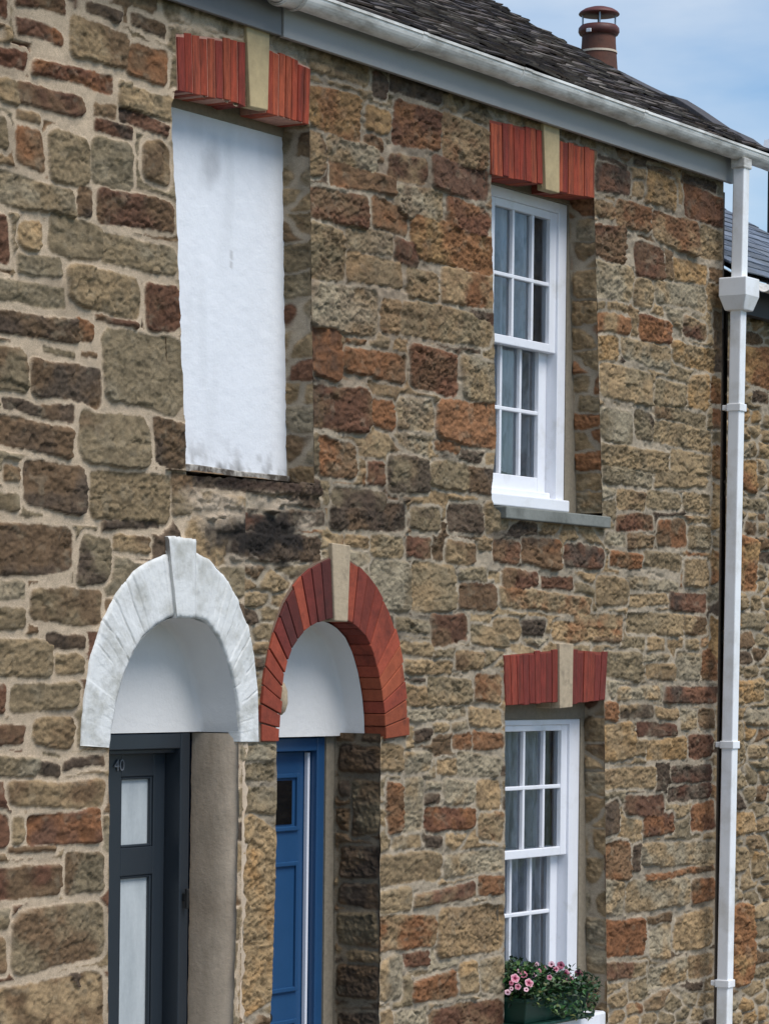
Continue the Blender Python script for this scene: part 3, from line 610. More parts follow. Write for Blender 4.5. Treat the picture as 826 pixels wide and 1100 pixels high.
b.add(np.stack([xx, yy, zt], -1).reshape(-1, 3), [(a*(gx+1)+c, (a+1)*(gx+1)+c, (a+1)*(gx+1)+c+1, a*(gx+1)+c+1) for a in range(g) for c in range(gx)])
b.c = [tuple(v) for v in pc.reshape(-1, 3)]
bw = b.build('blocked_window', mat('stained_white_render', (1,1,1), .8, .03, 30, .002, 60, .3, attr=True), h40, smooth=True, color=True)
zsill = W(314, 513, YB)[1]
xs9 = W(314,512,YB)[0]; b = MB(); b.prism([(-1.6, zsill-.05), (-1.6, zsill+.006), (-1.2, zsill+.010), (-.9, zsill+.002), (xs9-.004, zsill+.004), (xs9-.004, zsill-.05)], .122, YB+.03)
b.build('sill', mat('stained_white_sill', lin((190,184,174)), .85, .1, 20, .003, 40, dirt=lin((78,70,62)), dscale=12, dpos=(.38,.56)), bw, bevel=.004)
# ledge of rough stone below it
ledge_z = W(260, 514)[1]
def ledge_place(u, v, h): return np.stack([u, v-.01, ledge_z+.004+h*.6+(v-.01)*.02], -1)
rubble('sill_ledge', tl_[0]-.02, br_[0]+.02, 0, .15, [], [], DKB, 77, ['d','db','b'], place=ledge_place, parent=h40, roww=(.2,.4), mnoise=.004)
jamb('window_reveal', hmid, tr_, (blind_hole[12][0], blind_hole[12][1]-.03), YB+.01, -1, 61, ['b','t','t','r','tb','tl','g'], MORT_M, rowh=(.06,.17), roww=(.08,.3), relief=(.004,.016), y0=-.006)
jamb('window_reveal', h40, (tl_[0]-.09, tl_[1]), (bl_[0]-.09, bl_[1]), YB+.01, 1, 62, ['g','b','r'], MORT_L, rowh=(.12,.26), roww=(.3,.4), relief=(.004,.010), y0=.012)
tx_ = W(314, 512, YB)[0]

# ------------------------------------------------------------------ door heads (tympana) and doors
def tympanum(parent, inner, y0, y1, rad, m, name='door_head', zbot=None):
    """plastered niche above a door: the arch's inner line carried inwards and rounded into a flat back"""
    cx = sum(p[0] for p in inner)/len(inner); cz = min(p[1] for p in inner)
    prof = [(0, y0), (0, y1-rad)] + [(rad*(1-math.cos(a*math.pi/10)), y1-rad+rad*math.sin(a*math.pi/10)) for a in range(1, 6)]
    n = len(inner); vs = []; fs = []
    for off, yy in prof:
        for (x, z) in inner:
            L = math.hypot(x-cx, z-cz+.15); f = 1-off/L
            vs.append((cx+(x-cx)*f, yy, cz+(z-cz)*(f if z-cz > .02 else 1)))
    for i in range(len(prof)-1):
        for k in range(n-1): fs.append((i*n+k, i*n+k+1, (i+1)*n+k+1, (i+1)*n+k))
    base = (len(prof)-1)*n
    fs.append(tuple(range(base, base+n)))
    b = MB(); b.add(vs, fs); o = b.build(name, m, parent, smooth=True); return o
Y1 = .196; Y2 = .193
def smooth_line(p, n=40): return resample(p, n)
in1 = smooth_line(WP(arch_w['iL'] + arch_w['iR']))
z1 = W(213, 786, Y1)[1]; z2 = W(346, 791, Y2)[1]
in1 = [(in1[0][0]+.004, z1)] + [p for p in in1 if p[1] > z1] + [(in1[-1][0]+.002, z1)]
cx1 = (in1[0][0]+in1[-1][0])/2; in1 = [(cx1+(x-cx1)*.988, z1+(z-z1)*.986) for x, z in in1]
tympanum(h40, in1, .0, Y1, .03, m_recess)
back2 = [(343+45*1, 700)]
in2o = WP(arch_r['iL'] + arch_r['iR'])
cx2 = (in2o[0][0]+in2o[-1][0])/2; z0_ = in2o[0][1]
in2 = [(cx2+(x-cx2)*.985, z0_+(z-z0_)*.985) for x, z in smooth_line(in2o)]
in2 = [(in2[0][0], z2)] + [p for p in in2 if p[1] > z2] + [(in2[-1][0], z2)]
tympanum(hmid, in2, .09, Y2+.01, .025, m_recess)
# chipped oval of old stone at the left springing of the red arch
b = MB(); cxp, czp = W(303.5, 750, .05)
b.lathe([(.004,-.07),(.02,-.055),(.03,-.02),(.028,.03),(.016,.06),(.004,.072)], cxp-.012, .05, czp, 12)
b.build('stone_chip', m_buff, hmid, smooth=True)

# dark door, number 40
YF = .20; YD = .275
def bars(b, x0, x1, z0, z1, y0, y1, wd):
    b.box(x0, x0+wd, y0, y1, z0, z1); b.box(x1-wd, x1, y0, y1, z0, z1); b.box(x0+wd, x1-wd, y0+.001, y1, z1-wd, z1)
xr1 = W(204, 850, YF)[0]; xl1 = xr1-.96
b = MB(); bars(b, xl1, xr1, 0, z1-.004, YF, YD+.06, .062); b.box(xl1+.062, xr1-.062, YF+.03, YD+.06, z1-.085, z1-.066)
f1 = b.build('door_frame', m_dark_door, h40, bevel=.004)
lx0, lx1 = xl1+.066, xr1-.066; lz1 = z1-.072
gx0, gx1 = W(130.5, 870, YD)[0], W(165, 870, YD)[0]
gz1, gz0 = W(150, 834, YD)[1], W(150, 910, YD)[1]
hz1 = W(150, 940, YD)[1]
b = MB()
b.box(lx0, gx0, YD, YD+.045, .02, lz1); b.box(gx1, lx1, YD, YD+.045, .02, lz1)
for a, c in ((.02, .22), (hz1, gz0), (gz1, lz1)): b.box(gx0, gx1, YD+.0005, YD+.045, a, c)
d1 = b.build('door', m_dark_door, h40, bevel=.003); d1['label'] = 'dark grey door with two frosted panes'
for a, c in ((.22, hz1), (gz0, gz1)):
    b = MB(); b.box(gx0-.005, gx1+.005, YD+.022, YD+.03, a-.005, c+.005); b.build('glass_pane', m_frost, d1)
b = MB()
for a, c in ((.22, hz1), (gz0, gz1)):
    for (p, q, r_, s_) in ((gx0, gx0+.012, a, c), (gx1-.012, gx1, a, c), (gx0+.012, gx1-.012, a, a+.012), (gx0+.012, gx1-.012, c-.012, c)):
        b.box(p, q, YD+.006, YD+.021, r_, s_)
b.build('glazing_bead', m_dark_door, d1, bevel=.004)
def text(name, s, x, y, z, size, m, parent):
    cu_ = bpy.data.curves.new(name, 'FONT'); cu_.body = s; cu_.size = size; cu_.extrude = .003; cu_.align_x = 'CENTER'
    t = bpy.data.objects.new('tmp', cu_); C.objects.link(t); bpy.context.view_layer.update()
    me = bpy.data.meshes.new_from_object(t.evaluated_get(bpy.context.evaluated_depsgraph_get())); bpy.data.objects.remove(t)
    me.transform(Matrix.Translation((x, y, z)) @ Matrix.Rotation(R(90), 4, 'X')); return link(name, me, m, parent)
nx_, nz_ = W(128.3, 828, YD-.004)
me_ = text('door_number', '40', nx_, YD-.004, nz_, .066, mat('grey_numeral', lin((112,114,118)), .5), d1)
b = MB(); hx, hz = W(200.5, 968, YF-.02)
b.tube([(hx+.004, YF-.02, hz+.05), (hx+.004, YF-.02, hz-.03)], .009, 8); b.box(hx-.004, hx+.012, YF-.022, YF, hz+.0, hz+.03)
b.build('door_latch', m_black, d1, bevel=.002)
jp0 = (W(257, 786)[0], z1-.004); jp1 = (W(248, 1400)[0], 0)
# tan rendered reveal with a rounded arris
b = MB(); vs = []; fs = []; J = 60; prof = [(.004,Y1+.04),(.0,.15),(-.002,.10),(.0,.06),(.006,.03),(.016,.012),(.032,.0),(.05,-.006)]
for j in range(J+1):
    t = j/J; x = jp0[0]+(jp1[0]-jp0[0])*t; z = jp0[1]+(jp1[1]-jp0[1])*t
    for i, (dx, yy) in enumerate(prof):
        q = .004*math.sin(j*.9+i)+.003*math.sin(j*2.7+i*2); vs.append((x+dx+q*(.4 if i < 6 else 3.0)-.004, yy, z))
n = len(prof); fs = [(j*n+i, j*n+i+1, (j+1)*n+i+1, (j+1)*n+i) for j in range(J) for i in range(n-1)]
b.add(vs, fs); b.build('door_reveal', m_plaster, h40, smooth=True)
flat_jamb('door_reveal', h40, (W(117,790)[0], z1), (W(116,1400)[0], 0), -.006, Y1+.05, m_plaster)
# blue door
YF2 = .245; YD2 = .30
xr2 = W(348, 900, YF2)[0]; xl2 = xr2-.86; zt2 = W(346, 792, YF2)[1]
b = MB(); bars(b, xl2, xr2, 0, zt2, YF2, YD2+.06, .058); f2 = b.build('door_frame', m_blue_door, hmid, bevel=.004)
b = MB(); xs_ = xr2-.058-.011
b.box(xs_-.012, xs_+.004, YD2-.022, YD2-.003, 0, zt2-.066); b.build('weather_strip', m_strip, f2, bevel=.002)
lx0, lx1 = xl2+.06, xr2-.060; lz = zt2-.062
b = MB(); b.box(lx0, lx1, YD2, YD2+.045, .02, lz)
d2 = b.build('door', m_blue_door, hmid, bevel=.003); d2['label'] = 'blue panelled door with a small dark pane'
def panel(b, x0, x1, z0, z1, y):
    for (p, q, r_, s_) in ((x0, x0+.02, z0, z1), (x1-.02, x1, z0, z1), (x0+.02, x1-.02, z0, z0+.02), (x0+.02, x1-.02, z1-.02, z1)):
        b.box(p, q, y-.012, y+.001, r_, s_)
b = MB()
px1 = W(319.5, 900, YD2)[0]; cxd = (lx0+lx1)/2; pxm = cxd+.03
zA, zB = W(305, 831, YD2)[1], W(305, 893, YD2)[1]; zC, zD = W(305, 926, YD2)[1], W(305, 1066, YD2)[1]
for x0, x1 in ((pxm, px1), (lx0+.09, cxd-.03)):
    panel(b, x0, x1, zB, zA, YD2); panel(b, x0, x1, zD, zC, YD2); panel(b, x0, x1, .25, zD-.12, YD2)
b.build('panel_moulding', m_blue_door, d2, bevel=.004)
gxr = W(313, 860, YD2)[0]
for q0, q1 in ((pxm+.03, gxr), (lx0+.12, cxd-.06)):
    b = MB(); b.box(q0, q1, YD2-.004, YD2+.002, zB+.03, zA-.03); b.build('glass_pane', m_darkglass, d2)
b = MB(); kx, kz = W(291, 1094, YD2-.05); b.lathe([(.008,-.05),(.02,-.045),(.026,-.03),(.02,-.01),(.008,0)], 0, 0, 0, 16)
b.v = [(kx+v[0], YD2+v[2], kz+v[1]) for v in b.v]; b.build('door_knob', m_black, d2, smooth=True)
DSP = lambda px: (px-408)*-.2/47.
rst = []
for it in "80,310,275,425,bd 140,450,278,690,bg 80,460,140,530,d 85,740,275,880,bd 85,900,275,1010,bd 80,1030,265,1170,bg 75,1250,265,1400,db 80,1460,265,1560,d".split():
    a = it.split(','); x0, y0, x1, y1 = [float(v)/4.01 for v in a[:4]]
    x0 += 340; x1 += 340; y0 += 724; y1 += 724
    d0 = (408-x1)/51*.235; d1_ = (408-x0)/51*.235; zc = .5*(y0+y1); za_ = W(390, y0, .1)[1]; zb_ = W(390, y1, .1)[1]
    rst.append(((d0+d1_)/2, (za_+zb_)/2, (d1_-d0)/2, (za_-zb_)/2, a[4]))
jamb('door_reveal', hmid, (W(408,790)[0], zt2+.02), (W(407,1100)[0], W(407,1100)[1]-.55), .275, -1, 64, ['bd','b','bt','d'], lin((134,120,100)), strip=.042, stones=rst, relief=(.006,.016), y0=-.006)
flat_jamb('door_reveal', hmid, (W(297,790)[0], zt2+.02), (W(288,1400)[0], 0), -.006, .3, m_mortarstrip)
b = MB(); b.box(xl1-.1, xr1+.02, YF-.2, YF+.15, -.01, .06); b.build('doorstep', m_grey_sill, h40, bevel=.01)
b = MB(); b.box(xl2-.1, xr2+.05, YF2-.25, YF2+.1, -.01, .06); b.build('doorstep', m_grey_sill, hmid, bevel=.01)

# ------------------------------------------------------------------ sash windows
def sash_window(xr, z0, z1, yf, zmeet, xglass, zbar_u, zbar_l, zbot, label, wid=.90):
    xl = xr-wid; yu = yf+.012; yl = yu+.047; fwid = xr-W(0, 0)[0]*0
    xi1 = xglass['frame']; fw_ = xr-xi1; head, rail = xglass['head']; xi0 = xl+fw_
    b = MB()
    b.box(xl, xi0, yf, yf+.098, z0, z1); b.box(xi1, xr, yf, yf+.098, z0, z1); b.box(xi0, xi1, yf+.001, yf+.098, z1-head, z1)
    for (a, c) in ((xi0, xi0+.012), (xi1-.012, xi1)): pass     # staff bead
    fr = b.build('window', m_paint, hmid, bevel=.003); fr['label'] = label
    def sash(name, y, za, zb, rt_, rb, bars_z, xb):
        b = MB(); x0 = xi0; x1 = xi1; st = .042
        x1g = xb[-1]; x0g = xb[0]
        b.box(x0, x0g, y, y+.04, za, zb); b.box(x1g, x1, y, y+.04, za, zb)
        b.box(x0g, x1g, y+.0005, y+.04, zb-rt_, zb); b.box(x0g, x1g, y+.0005, y+.04, za, za+rb)
        for q in xb[1:-1]: b.box(q-.0095, q+.0095, y+.004, y+.036, za+rb, zb-rt_)
        for q in bars_z: b.box(x0g, x1g, y+.003, y+.035, q-.0095, q+.0095)
        s = b.build(name, m_paint, fr, bevel=.004)
        b = MB(); b.add([(x0g,y+.022,za+rb),(x1g,y+.022,za+rb),(x1g,y+.022,zb-rt_),(x0g,y+.022,zb-rt_)], [(0,1,2,3)])
        return s, b
    ub = xglass['ub']; lb = xglass['lb']
    s1, g1 = sash('upper_sash', yu, zmeet, z1-head, rail, .042, [zbar_u], ub)
    s2, g2 = sash('lower_sash', yl, zbot, zmeet+.045, .04, .07, [zbar_l], lb)
    g1.build('glass_pane', m_glass, fr); g2.build('glass_pane', m_glass, fr)
    b = MB(); b.prism([(xl+.01, z0-.045), (xl+.01, z0+.012), (xr-.002, z0+.012), (xr-.002, z0-.045)], yf-.035, yf+.15)
    b.box(xi0, xi1, yf+.03, yl+.04, z0, zbot+.0)
    b.build('window_sill', m_paint, fr, bevel=.006)
    return fr, xl, xi0, xi1, yl
def xs_of(pxs, y, Y): return [W(p, y, Y)[0] for p in pxs]
# upper window
yf = .146
ubx = xs_of((551.5, 572.5, 590), 300, yf+.014); pw = ubx[1]-ubx[0]; ub = [ubx[0]-pw+.004]+ubx
lbx = xs_of((538, 559, 577.5), 460, yf+.061); lb = [lbx[0]-pw]+lbx
XG_ = dict(frame=W(599.5, 300, yf)[0], ub=ub, lb=lb, head=(.05, .038))
uw = sash_window(W(608, 300, yf)[0], W(607, 541, yf)[1], W(608, 223, yf)[1]+.012, yf, W(565, 374, yf+.012)[1], XG_, W(560, 299, yf+.015)[1], W(557, 441, yf+.06)[1], W(560, 527, yf+.06)[1], 'upstairs white sash window above the slate sill')
# lower window
yf = .115
ubx = xs_of((563, 584.5, 602), 850, yf+.014); pw = ubx[1]-ubx[0]; ub = [ubx[0]-pw+.004]+ubx
lbx = xs_of((549, 570.5, 590.5), 950, yf+.061); lb = [lbx[0]-pw]+lbx
XG2 = dict(frame=W(611, 850, yf)[0], ub=ub, lb=lb, head=(.026, .03))
zlow = W(625, 1092, yf)[1]
lw = sash_window(W(621, 900, yf)[0], zlow+.02, W(575, 773, yf)[1], yf, W(575, 921, yf+.012)[1], XG2, W(574, 846, yf+.015)[1], W(570, 981, yf+.06)[1], zlow+.06, 'downstairs white sash window behind the flower trough')
# reveals
jamb('window_reveal', hmid, (W(637,207)[0], W(637,207)[1]), (W(646,549)[0], W(646,549)[1]-.01), .165, -1, 65, ['bt','t','t','tg','tl','o'], MORT_M, strip=.02, rowh=(.06,.18), roww=(.08,.3), relief=(.004,.014), y0=-.006)
jamb('window_reveal', hmid, (W(648,748)[0], W(648,748)[1]), (W(651,1098)[0], W(651,1098)[1]), .135, -1, 66, ['bt','t','t','r','tl','tl'], MORT_M, strip=.02, rowh=(.06,.2), roww=(.08,.3), relief=(.004,.014), y0=-.006)
flat_jamb('window_reveal', hmid, uw_hole[0], uw_hole[7], -.006, .2, m_mortarstrip); flat_jamb('window_reveal', hmid, lw_hole[0], lw_hole[3], -.006, .2, m_mortarstrip)
# timber soffit / rendered heads behind the lintels
for fr_, yf_, zt in ((uw, .146, W(600, 200, .1)[1]),): pass
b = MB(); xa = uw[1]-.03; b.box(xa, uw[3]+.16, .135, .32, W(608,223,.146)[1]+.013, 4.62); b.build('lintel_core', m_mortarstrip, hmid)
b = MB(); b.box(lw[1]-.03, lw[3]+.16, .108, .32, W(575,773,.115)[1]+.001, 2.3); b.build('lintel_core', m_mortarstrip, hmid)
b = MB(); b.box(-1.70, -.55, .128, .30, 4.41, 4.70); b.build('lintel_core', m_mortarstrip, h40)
b = MB(); b.box(W(608,300,.146)[0]+.001, W(646,540)[0]+.02, .142, .20, 2.86, 4.62); b.build('frame_pointing', m_mortarstrip, hmid)
b = MB(); b.box(W(621,900,.115)[0]+.001, W(651,900)[0]+.02, .110, .18, .4, 2.3); b.build('frame_pointing', m_mortarstrip, hmid)
b = MB(); b.box(xr2+.001, W(408,900)[0]+.03, .238, .36, 0, zt2+.03); b.build('frame_pointing', m_mortarstrip, hmid)
# slate sill of the upper window, white sill of the lower one
za, zb = W(600, 549.5, -.03)[1], W(600, 562, -.03)[1]
b = MB(); b.box(W(543,550,-.03)[0], W(655,560,-.03)[0], -.035, .16, zb, za); b.build('slate_sill', m_grey_sill, hmid, bevel=.005)
zs = W(640, 1088, -.06)[1]
b = MB(); b.box(1.0, W(651,1092,-.06)[0], -.06, .13, zs-.075, zs); lsill = b.build('stone_sill', m_paint, hmid, bevel=.012)
# net curtains
def curtain(x0, x1, z0, z1, y, label, amp=.022, nf=13, hem=.0, seed=1, gather=0):
    rnd = random.Random(seed); nx, nz = 90, 30; b = MB(); vs = []
    for j in range(nz+1):
        for i in range(nx+1):
            u = i/nx; v = j/nz; z_lo = z0+hem*abs(math.sin(u*math.pi*1.5+.6))
            x = x0+(x1-x0)*u*(1-gather*(1-v)*.4)
            vs.append((x, y+amp*math.sin(u*nf*2*math.pi+.6*math.sin(v*3))+amp*.5*math.sin(u*nf*4.7*math.pi+1), z_lo+(z1-z_lo)*v))
    b.add(vs, [(j*(nx+1)+i, j*(nx+1)+i+1, (j+1)*(nx+1)+i+1, (j+1)*(nx+1)+i) for j in range(nz) for i in range(nx)])
    o = b.build('net_curtain', m_net, None, smooth=True); return tag(o, label, 'curtain', 'net curtains behind the sash windows')
curtain(uw[2]-.04, uw[3]+.40, W(560,520,.25)[1], W(560,205,.25)[1], uw[4]+.065, 'white net curtain hanging inside the upstairs sash window', hem=.10, seed=3)
curtain(lw[2]-.04, lw[3]+.40, zlow+.15, W(580,768,.25)[1], lw[4]+.07, 'grey white net curtain hanging inside the downstairs sash window', hem=.12, seed=4, nf=15)

# ------------------------------------------------------------------ eaves, gutters, downpipe
ZF = 4.762; XV = W(826, 170, -.1)[0]
XJ = W(303, 36, -.04)[0]
b = MB(); b.box(XJ, XC+.03, -.050, -.026, ZF, ZF+.16); b.box(XJ, XC+.03, -.026, .10, ZF+.125, ZF+.145); b.build('fascia', m_fascia, hmid, bevel=.003)
b = MB(); b.box(XL, XJ-.004, -.042, -.022, ZF+.004, ZF+.16); b.box(XL, XJ-.004, -.022, .10, ZF+.125, ZF+.145); b.build('fascia', m_fascia_old, h40, bevel=.003)
def gutter(b, x0, x1, y, z, r=.056, t=.004, n=14):
    prof = [(math.cos(a), math.sin(a)) for a in [math.pi+math.pi*k/n for k in range(n+1)]]
    P = [(y+r*c, z+r*s) for c, s in prof]; Q = [(y+(r-t)*c, z+(r-t)*s) for c, s in prof]
    lip = [(y-r-.004, z), (y-r-.004, z+.008), (y-r+t, z+.008)]
    loop = lip[::-1][:0] + [(y-r-.005, z+.010), (y-r-.005, z-.002)] + P + [(y+r, z+.01), (y+r-t, z+.01)] + Q[::-1] + [(y-r+t, z+.010)]
    m_ = len(loop); b.add([(x0, a, c) for a, c in loop]+[(x1, a, c) for a, c in loop], [(i, (i+1) % m_, m_+(i+1) % m_, m_+i) for i in range(m_)]+[tuple(range(m_))[::-1], tuple(range(m_, 2*m_))])
YG, ZG = -.112, 4.925
XU = W(322, 6, YG-.05)[0]
b = MB(); gutter(b, XU, XV+.10, YG, ZG); gm = b.build('gutter', m_gutter, hmid, smooth=False)
def clipring(b, x, y, z, r, w_): gutter(b, x-w_/2, x+w_/2, y, z, r+.005, .006)
for px_, py_ in ((455, 42), (565, 80), (692, 125)):
    x = W(px_, py_, YG-.05)[0]; b = MB(); clipring(b, x, YG, ZG, .056, .035 if px_ != 565 else .07); b.box(x-.012, x+.012, YG+.04, -.046, ZG-.03, ZG+.012); b.build('gutter_bracket', m_gutter, gm, bevel=.002)
b = MB(); gutter(b, XL, XU-.03, YG, ZG+.002); g40 = b.build('gutter', m_gutter, h40)
b = MB(); clipring(b, XU-.02, YG, ZG, .058, .13); clipring(b, XU-.07, YG, ZG, .064, .02); clipring(b, XU+.03, YG, ZG, .064, .02); b.build('gutter_union', m_gutter, g40, bevel=.002)
# square downpipe with hopper
YP = -.12
pt, pb = W(795.5, 200, YP), W(777.5, 1095, YP)
xt, xb = pt[0], pb[0]; zh1, zh0 = W(800, 303, YP)[1], W(800, 336, YP)[1]
def sqtube(b, xa, za, xb_, zb_, s=.033, y=YP):
    vs = []
    for (x, z) in ((xa, za), (xb_, zb_)):
        vs += [(x-s, y-s, z), (x+s, y-s, z), (x+s, y+s, z), (x-s, y+s, z)]
    b.add(vs, [(3,2,1,0),(4,5,6,7),(0,1,5,4),(1,2,6,5),(2,3,7,6),(3,0,4,7)])
def px_at(z): return xb+(xt-xb)*(z-pb[1])/(pt[1]-pb[1])
b = MB(); sqtube(b, px_at(ZG-.05), ZG-.05, px_at(zh1), zh1-.02); sqtube(b, px_at(zh0)-.002, zh0+.03, px_at(.1), .1)
dp = b.build('downpipe', m_upvc, hmid, bevel=.007, seg=3)
b = MB(); x = px_at(zh1); s1, s2 = .080, .056; zm = zh1-.085; vs = []
for s, z in ((s1, zh1+.01), (s1, zm), (s2, zh0)): vs += [(x-s, YP-s, z), (x+s, YP-s, z), (x+s, YP+s, z), (x-s, YP+s, z)]
fs = [(11,10,9,8),(0,1,2,3)]
for q in (0, 4): fs += [(q+i, q+4+i, q+4+(i+1) % 4, q+(i+1) % 4) for i in range(4)]
b.add(vs, fs); b.build('hopper', m_upvc, dp, bevel=.006)
for py_ in (437, 800, 1055):
    z = W(785, py_, YP)[1]; x = px_at(z); b = MB(); s = .040; b.box(x-s, x+s, YP-s, YP+s, z-.02, z+.02); b.box(x-s+.01, x+s-.01, YP+s, YP+s+.03, z-.014, z+.014); b.build('pipe_bracket', m_upvc, dp, bevel=.004)
b = MB(); x = px_at(ZG-.05); b.box(x-.045, x+.045, YP-.04, YP+.04, ZG-.10, ZG-.045); b.build('gutter_outlet', m_gutter, dp, bevel=.006)

# ------------------------------------------------------------------ slate roofs
def slates(name, parent, x0, x1, y0, z0, pitch, length, cols, seed, sw=(.10,.20), ex=.095, jit=1.0, sag=None, th=.009):
    rnd = random.Random(seed); b = MB(); c, s = math.cos(pitch), math.sin(pitch)
    nrow = int(length/ex)
    for r_ in range(nrow):
        u0 = r_*ex; x = x0-rnd.uniform(0, .06)
        while x < x1:
            w_ = rnd.uniform(*sw); xe = min(x+w_, x1)
            if xe-max(x, x0) > .02:
                xs, xf = max(x, x0)+.0015, xe-.0015
                j = rnd.uniform(-.012, .012)*jit; lift = rnd.uniform(0, .008)*jit+.006; tw = rnd.uniform(-.004, .004)*jit
                cc = rnd.choice(cols); k = rnd.uniform(.7, 1.3); b.cur = (cc[0]*k, cc[1]*k, cc[2]*k)
                ua, ub_ = u0+j, u0+ex*2.1
                vs = []
                for (xx, u, n_) in ((xs, ua, lift+th+tw), (xf, ua, lift+th-tw), (xf, ub_, .002), (xs, ub_, .002)):
                    dz = sag(xx, u) if sag else 0
                    vs.append((xx, y0+u*c-n_*s, z0+u*s+n_*c+dz))
                vs2 = [(p[0], p[1]+th*s, p[2]-th*c) for p in vs]
                b.add(vs+vs2, [(0,1,2,3),(7,6,5,4),(0,4,5,1),(1,5,6,2),(2,6,7,3),(3,7,4,0)])
            x = xe if xe > x else x+w_
            if xe >= x1: break
    return b, c, s
PITCH = R(30)
rc = [lin(v) for v in ((80,72,68),(90,82,76),(70,64,64),(98,90,82),(84,72,64),(112,104,96),(74,66,60),(62,56,56))]
def sag(x, u): return -.03*math.sin(min(1, u/1.9)*math.pi)*.6+.012*math.sin(x*2.1+u)
YE, ZS = -.125, 4.945
b, c_, s_ = slates('roof', hmid, XP, XV, YE, ZS, PITCH, 3.85, rc, 3, sag=sag, sw=(.08,.16), ex=.07, jit=1.4)
rf = b.build('roof', m_slate, hmid, color=True)
zr = ZS+3.85*s_; yr = YE+3.85*c_
b = MB(); b.add([(XP,YE,ZS-.02),(XV-.02,YE,ZS-.02),(XV-.02,yr,zr-.03),(XP,yr,zr-.03)], [(0,1,2,3)]); b.add([(XP,yr,zr),(XV,yr,zr),(XV,6.7,4.75),(XP,6.7,4.75)], [(0,1,2,3)]); b.build('roof_deck', m_ridge, rf)
# mortar-bedded verge and lead slip near its foot
b = MB()
vp = [(-.10,4.972),(.15,5.105),(.385,5.268),(.40,5.285),(.62,5.385),(.86,5.50),(1.22,5.69),(1.70,5.975),(2.4,6.40),(3.1,6.78)]
vp = [(y_, ZS+(y_-YE)*math.tan(PITCH)+.012+dz) for y_, dz in ((-.11,0),(.0,.02),(.14,.01),(.30,.03),(.40,.036),(.48,.012),(.62,.004),(.9,-.006),(1.3,-.012),(1.8,.0),(2.5,0),(3.2,0))]
vs = []
for y_, z_ in vp: vs += [(XV-.16, y_, z_), (XV+.012, y_, z_+.006), (XV+.012, y_, z_-.05), (XV-.16, y_, z_-.05)]
fs = [(4*i+k, 4*i+(k+1) % 4, 4*i+4+(k+1) % 4, 4*i+4+k) for i in range(len(vp)-1) for k in range(4)]
b.add(vs, fs); b.build('verge', m_ridge, rf, bevel=.004)
b, c2, s2_ = slates('roof', h40, XL, XP-.004, YE, ZS, PITCH, 3.85, rc, 4, sag=sag, sw=(.08,.16), ex=.07, jit=1.4); rf1 = b.build('roof', m_slate, h40, color=True)
b = MB(); b.add([(XL,YE,ZS-.02),(XP-.01,YE,ZS-.02),(XP-.01,yr,zr-.03),(XL,yr,zr-.03)], [(0,1,2,3)]); b.add([(XL,yr,zr),(XP-.01,yr,zr),(XP-.01,6.7,4.75),(XL,6.7,4.75)], [(0,1,2,3)]); b.build('roof_deck', m_ridge, rf1)
b = MB(); b.tube([(XP,yr,zr+.0),(XV,yr,zr+.0)], .07, 10); b.build('ridge', m_ridge, rf)
b = MB(); b.tube([(XL,yr,zr+.0),(XP-.01,yr,zr+.0)], .07, 10); b.build('ridge', m_ridge, rf1)
# lower roof of the end house
ze3 = W(818, 299, -.12)[1]
gc = [lin(v) for v in ((104,112,124),(96,104,116),(112,118,128),(90,98,110),(100,106,114))]
b, c3, s3 = slates('roof', hend, XC+.03, XR, -.13, ze3, PITCH, 3.7, gc, 6, sw=(.22,.26), ex=.125, jit=.35, th=.006); rf3 = b.build('roof', m_slate, hend, color=True)
b = MB(); b.add([(XC+.03,-.12,ze3-.02),(XR,-.12,ze3-.02),(XR,-.13+3.7*c3,ze3+3.7*s3-.03),(XC+.03,-.13+3.7*c3,ze3+3.7*s3-.03)], [(0,1,2,3)]); b.add([(XC+.03,-.13+3.7*c3,ze3+3.7*s3),(XR,-.13+3.7*c3,ze3+3.7*s3),(XR,6.6,4.2),(XC+.03,6.6,4.2)], [(0,1,2,3)]); b.build('roof_deck', m_ridge, rf3)
b = MB(); gutter(b, XC+.16, XR, -.17, ze3-.035, .05); b.build('gutter', m_gutter, hend)
b = MB(); b.box(XC+.06, XR, -.05, .0, ze3-.19, ze3-.03); b.build('fascia', mat('dark_fascia', lin((44,44,46)), .6, .1, 8), hend)
# gable strip of the middle house standing above the lower roof
b = MB(); b.prism([(XC, 4.0), (XC+.025, 4.0), (XC+.025, 4.72), (XC, 4.72)], -.0, .3); b.build('gable_end', mat('slate_hung_gable', lin((70,62,56)), .9, .25, 12, .01, 20), hmid)

# ------------------------------------------------------------------ chimneys
pp = RAY(642.5, 75, 19.5); k = 19.5/FPX
b = MB(); b.box(pp.x-.30, pp.x+.30, pp.y-.25, pp.y+.25, 4.4, pp.z-.30); b.box(pp.x-.33, pp.x+.33, pp.y-.28, pp.y+.28, pp.z-.42, pp.z-.30)
ch = b.build('chimney', mat('chimney_brick', lin((110,78,62)), .9, .25, 20, .004, 40), hend, bevel=.01)
b = MB(); b.lathe([(.150,-.32),(.140,-.10),(.128,.0),(.120,.10),(.114,.18),(.112,.245)], pp.x, pp.y, pp.z, 36); pot = b.build('chimney_pot', m_pot, ch, smooth=True)
b = MB(); b.lathe([(.1215,.108),(.1245,.108),(.1235,.122),(.1205,.122)], pp.x, pp.y, pp.z, 36); b.build('wire_band', mat('pale_wire', lin((196,180,160)), .6), ch)
b = MB(); b.lathe([(.10,.225),(.128,.232),(.138,.25),(.136,.275),(.122,.292),(.09,.297)], pp.x, pp.y, pp.z, 36)
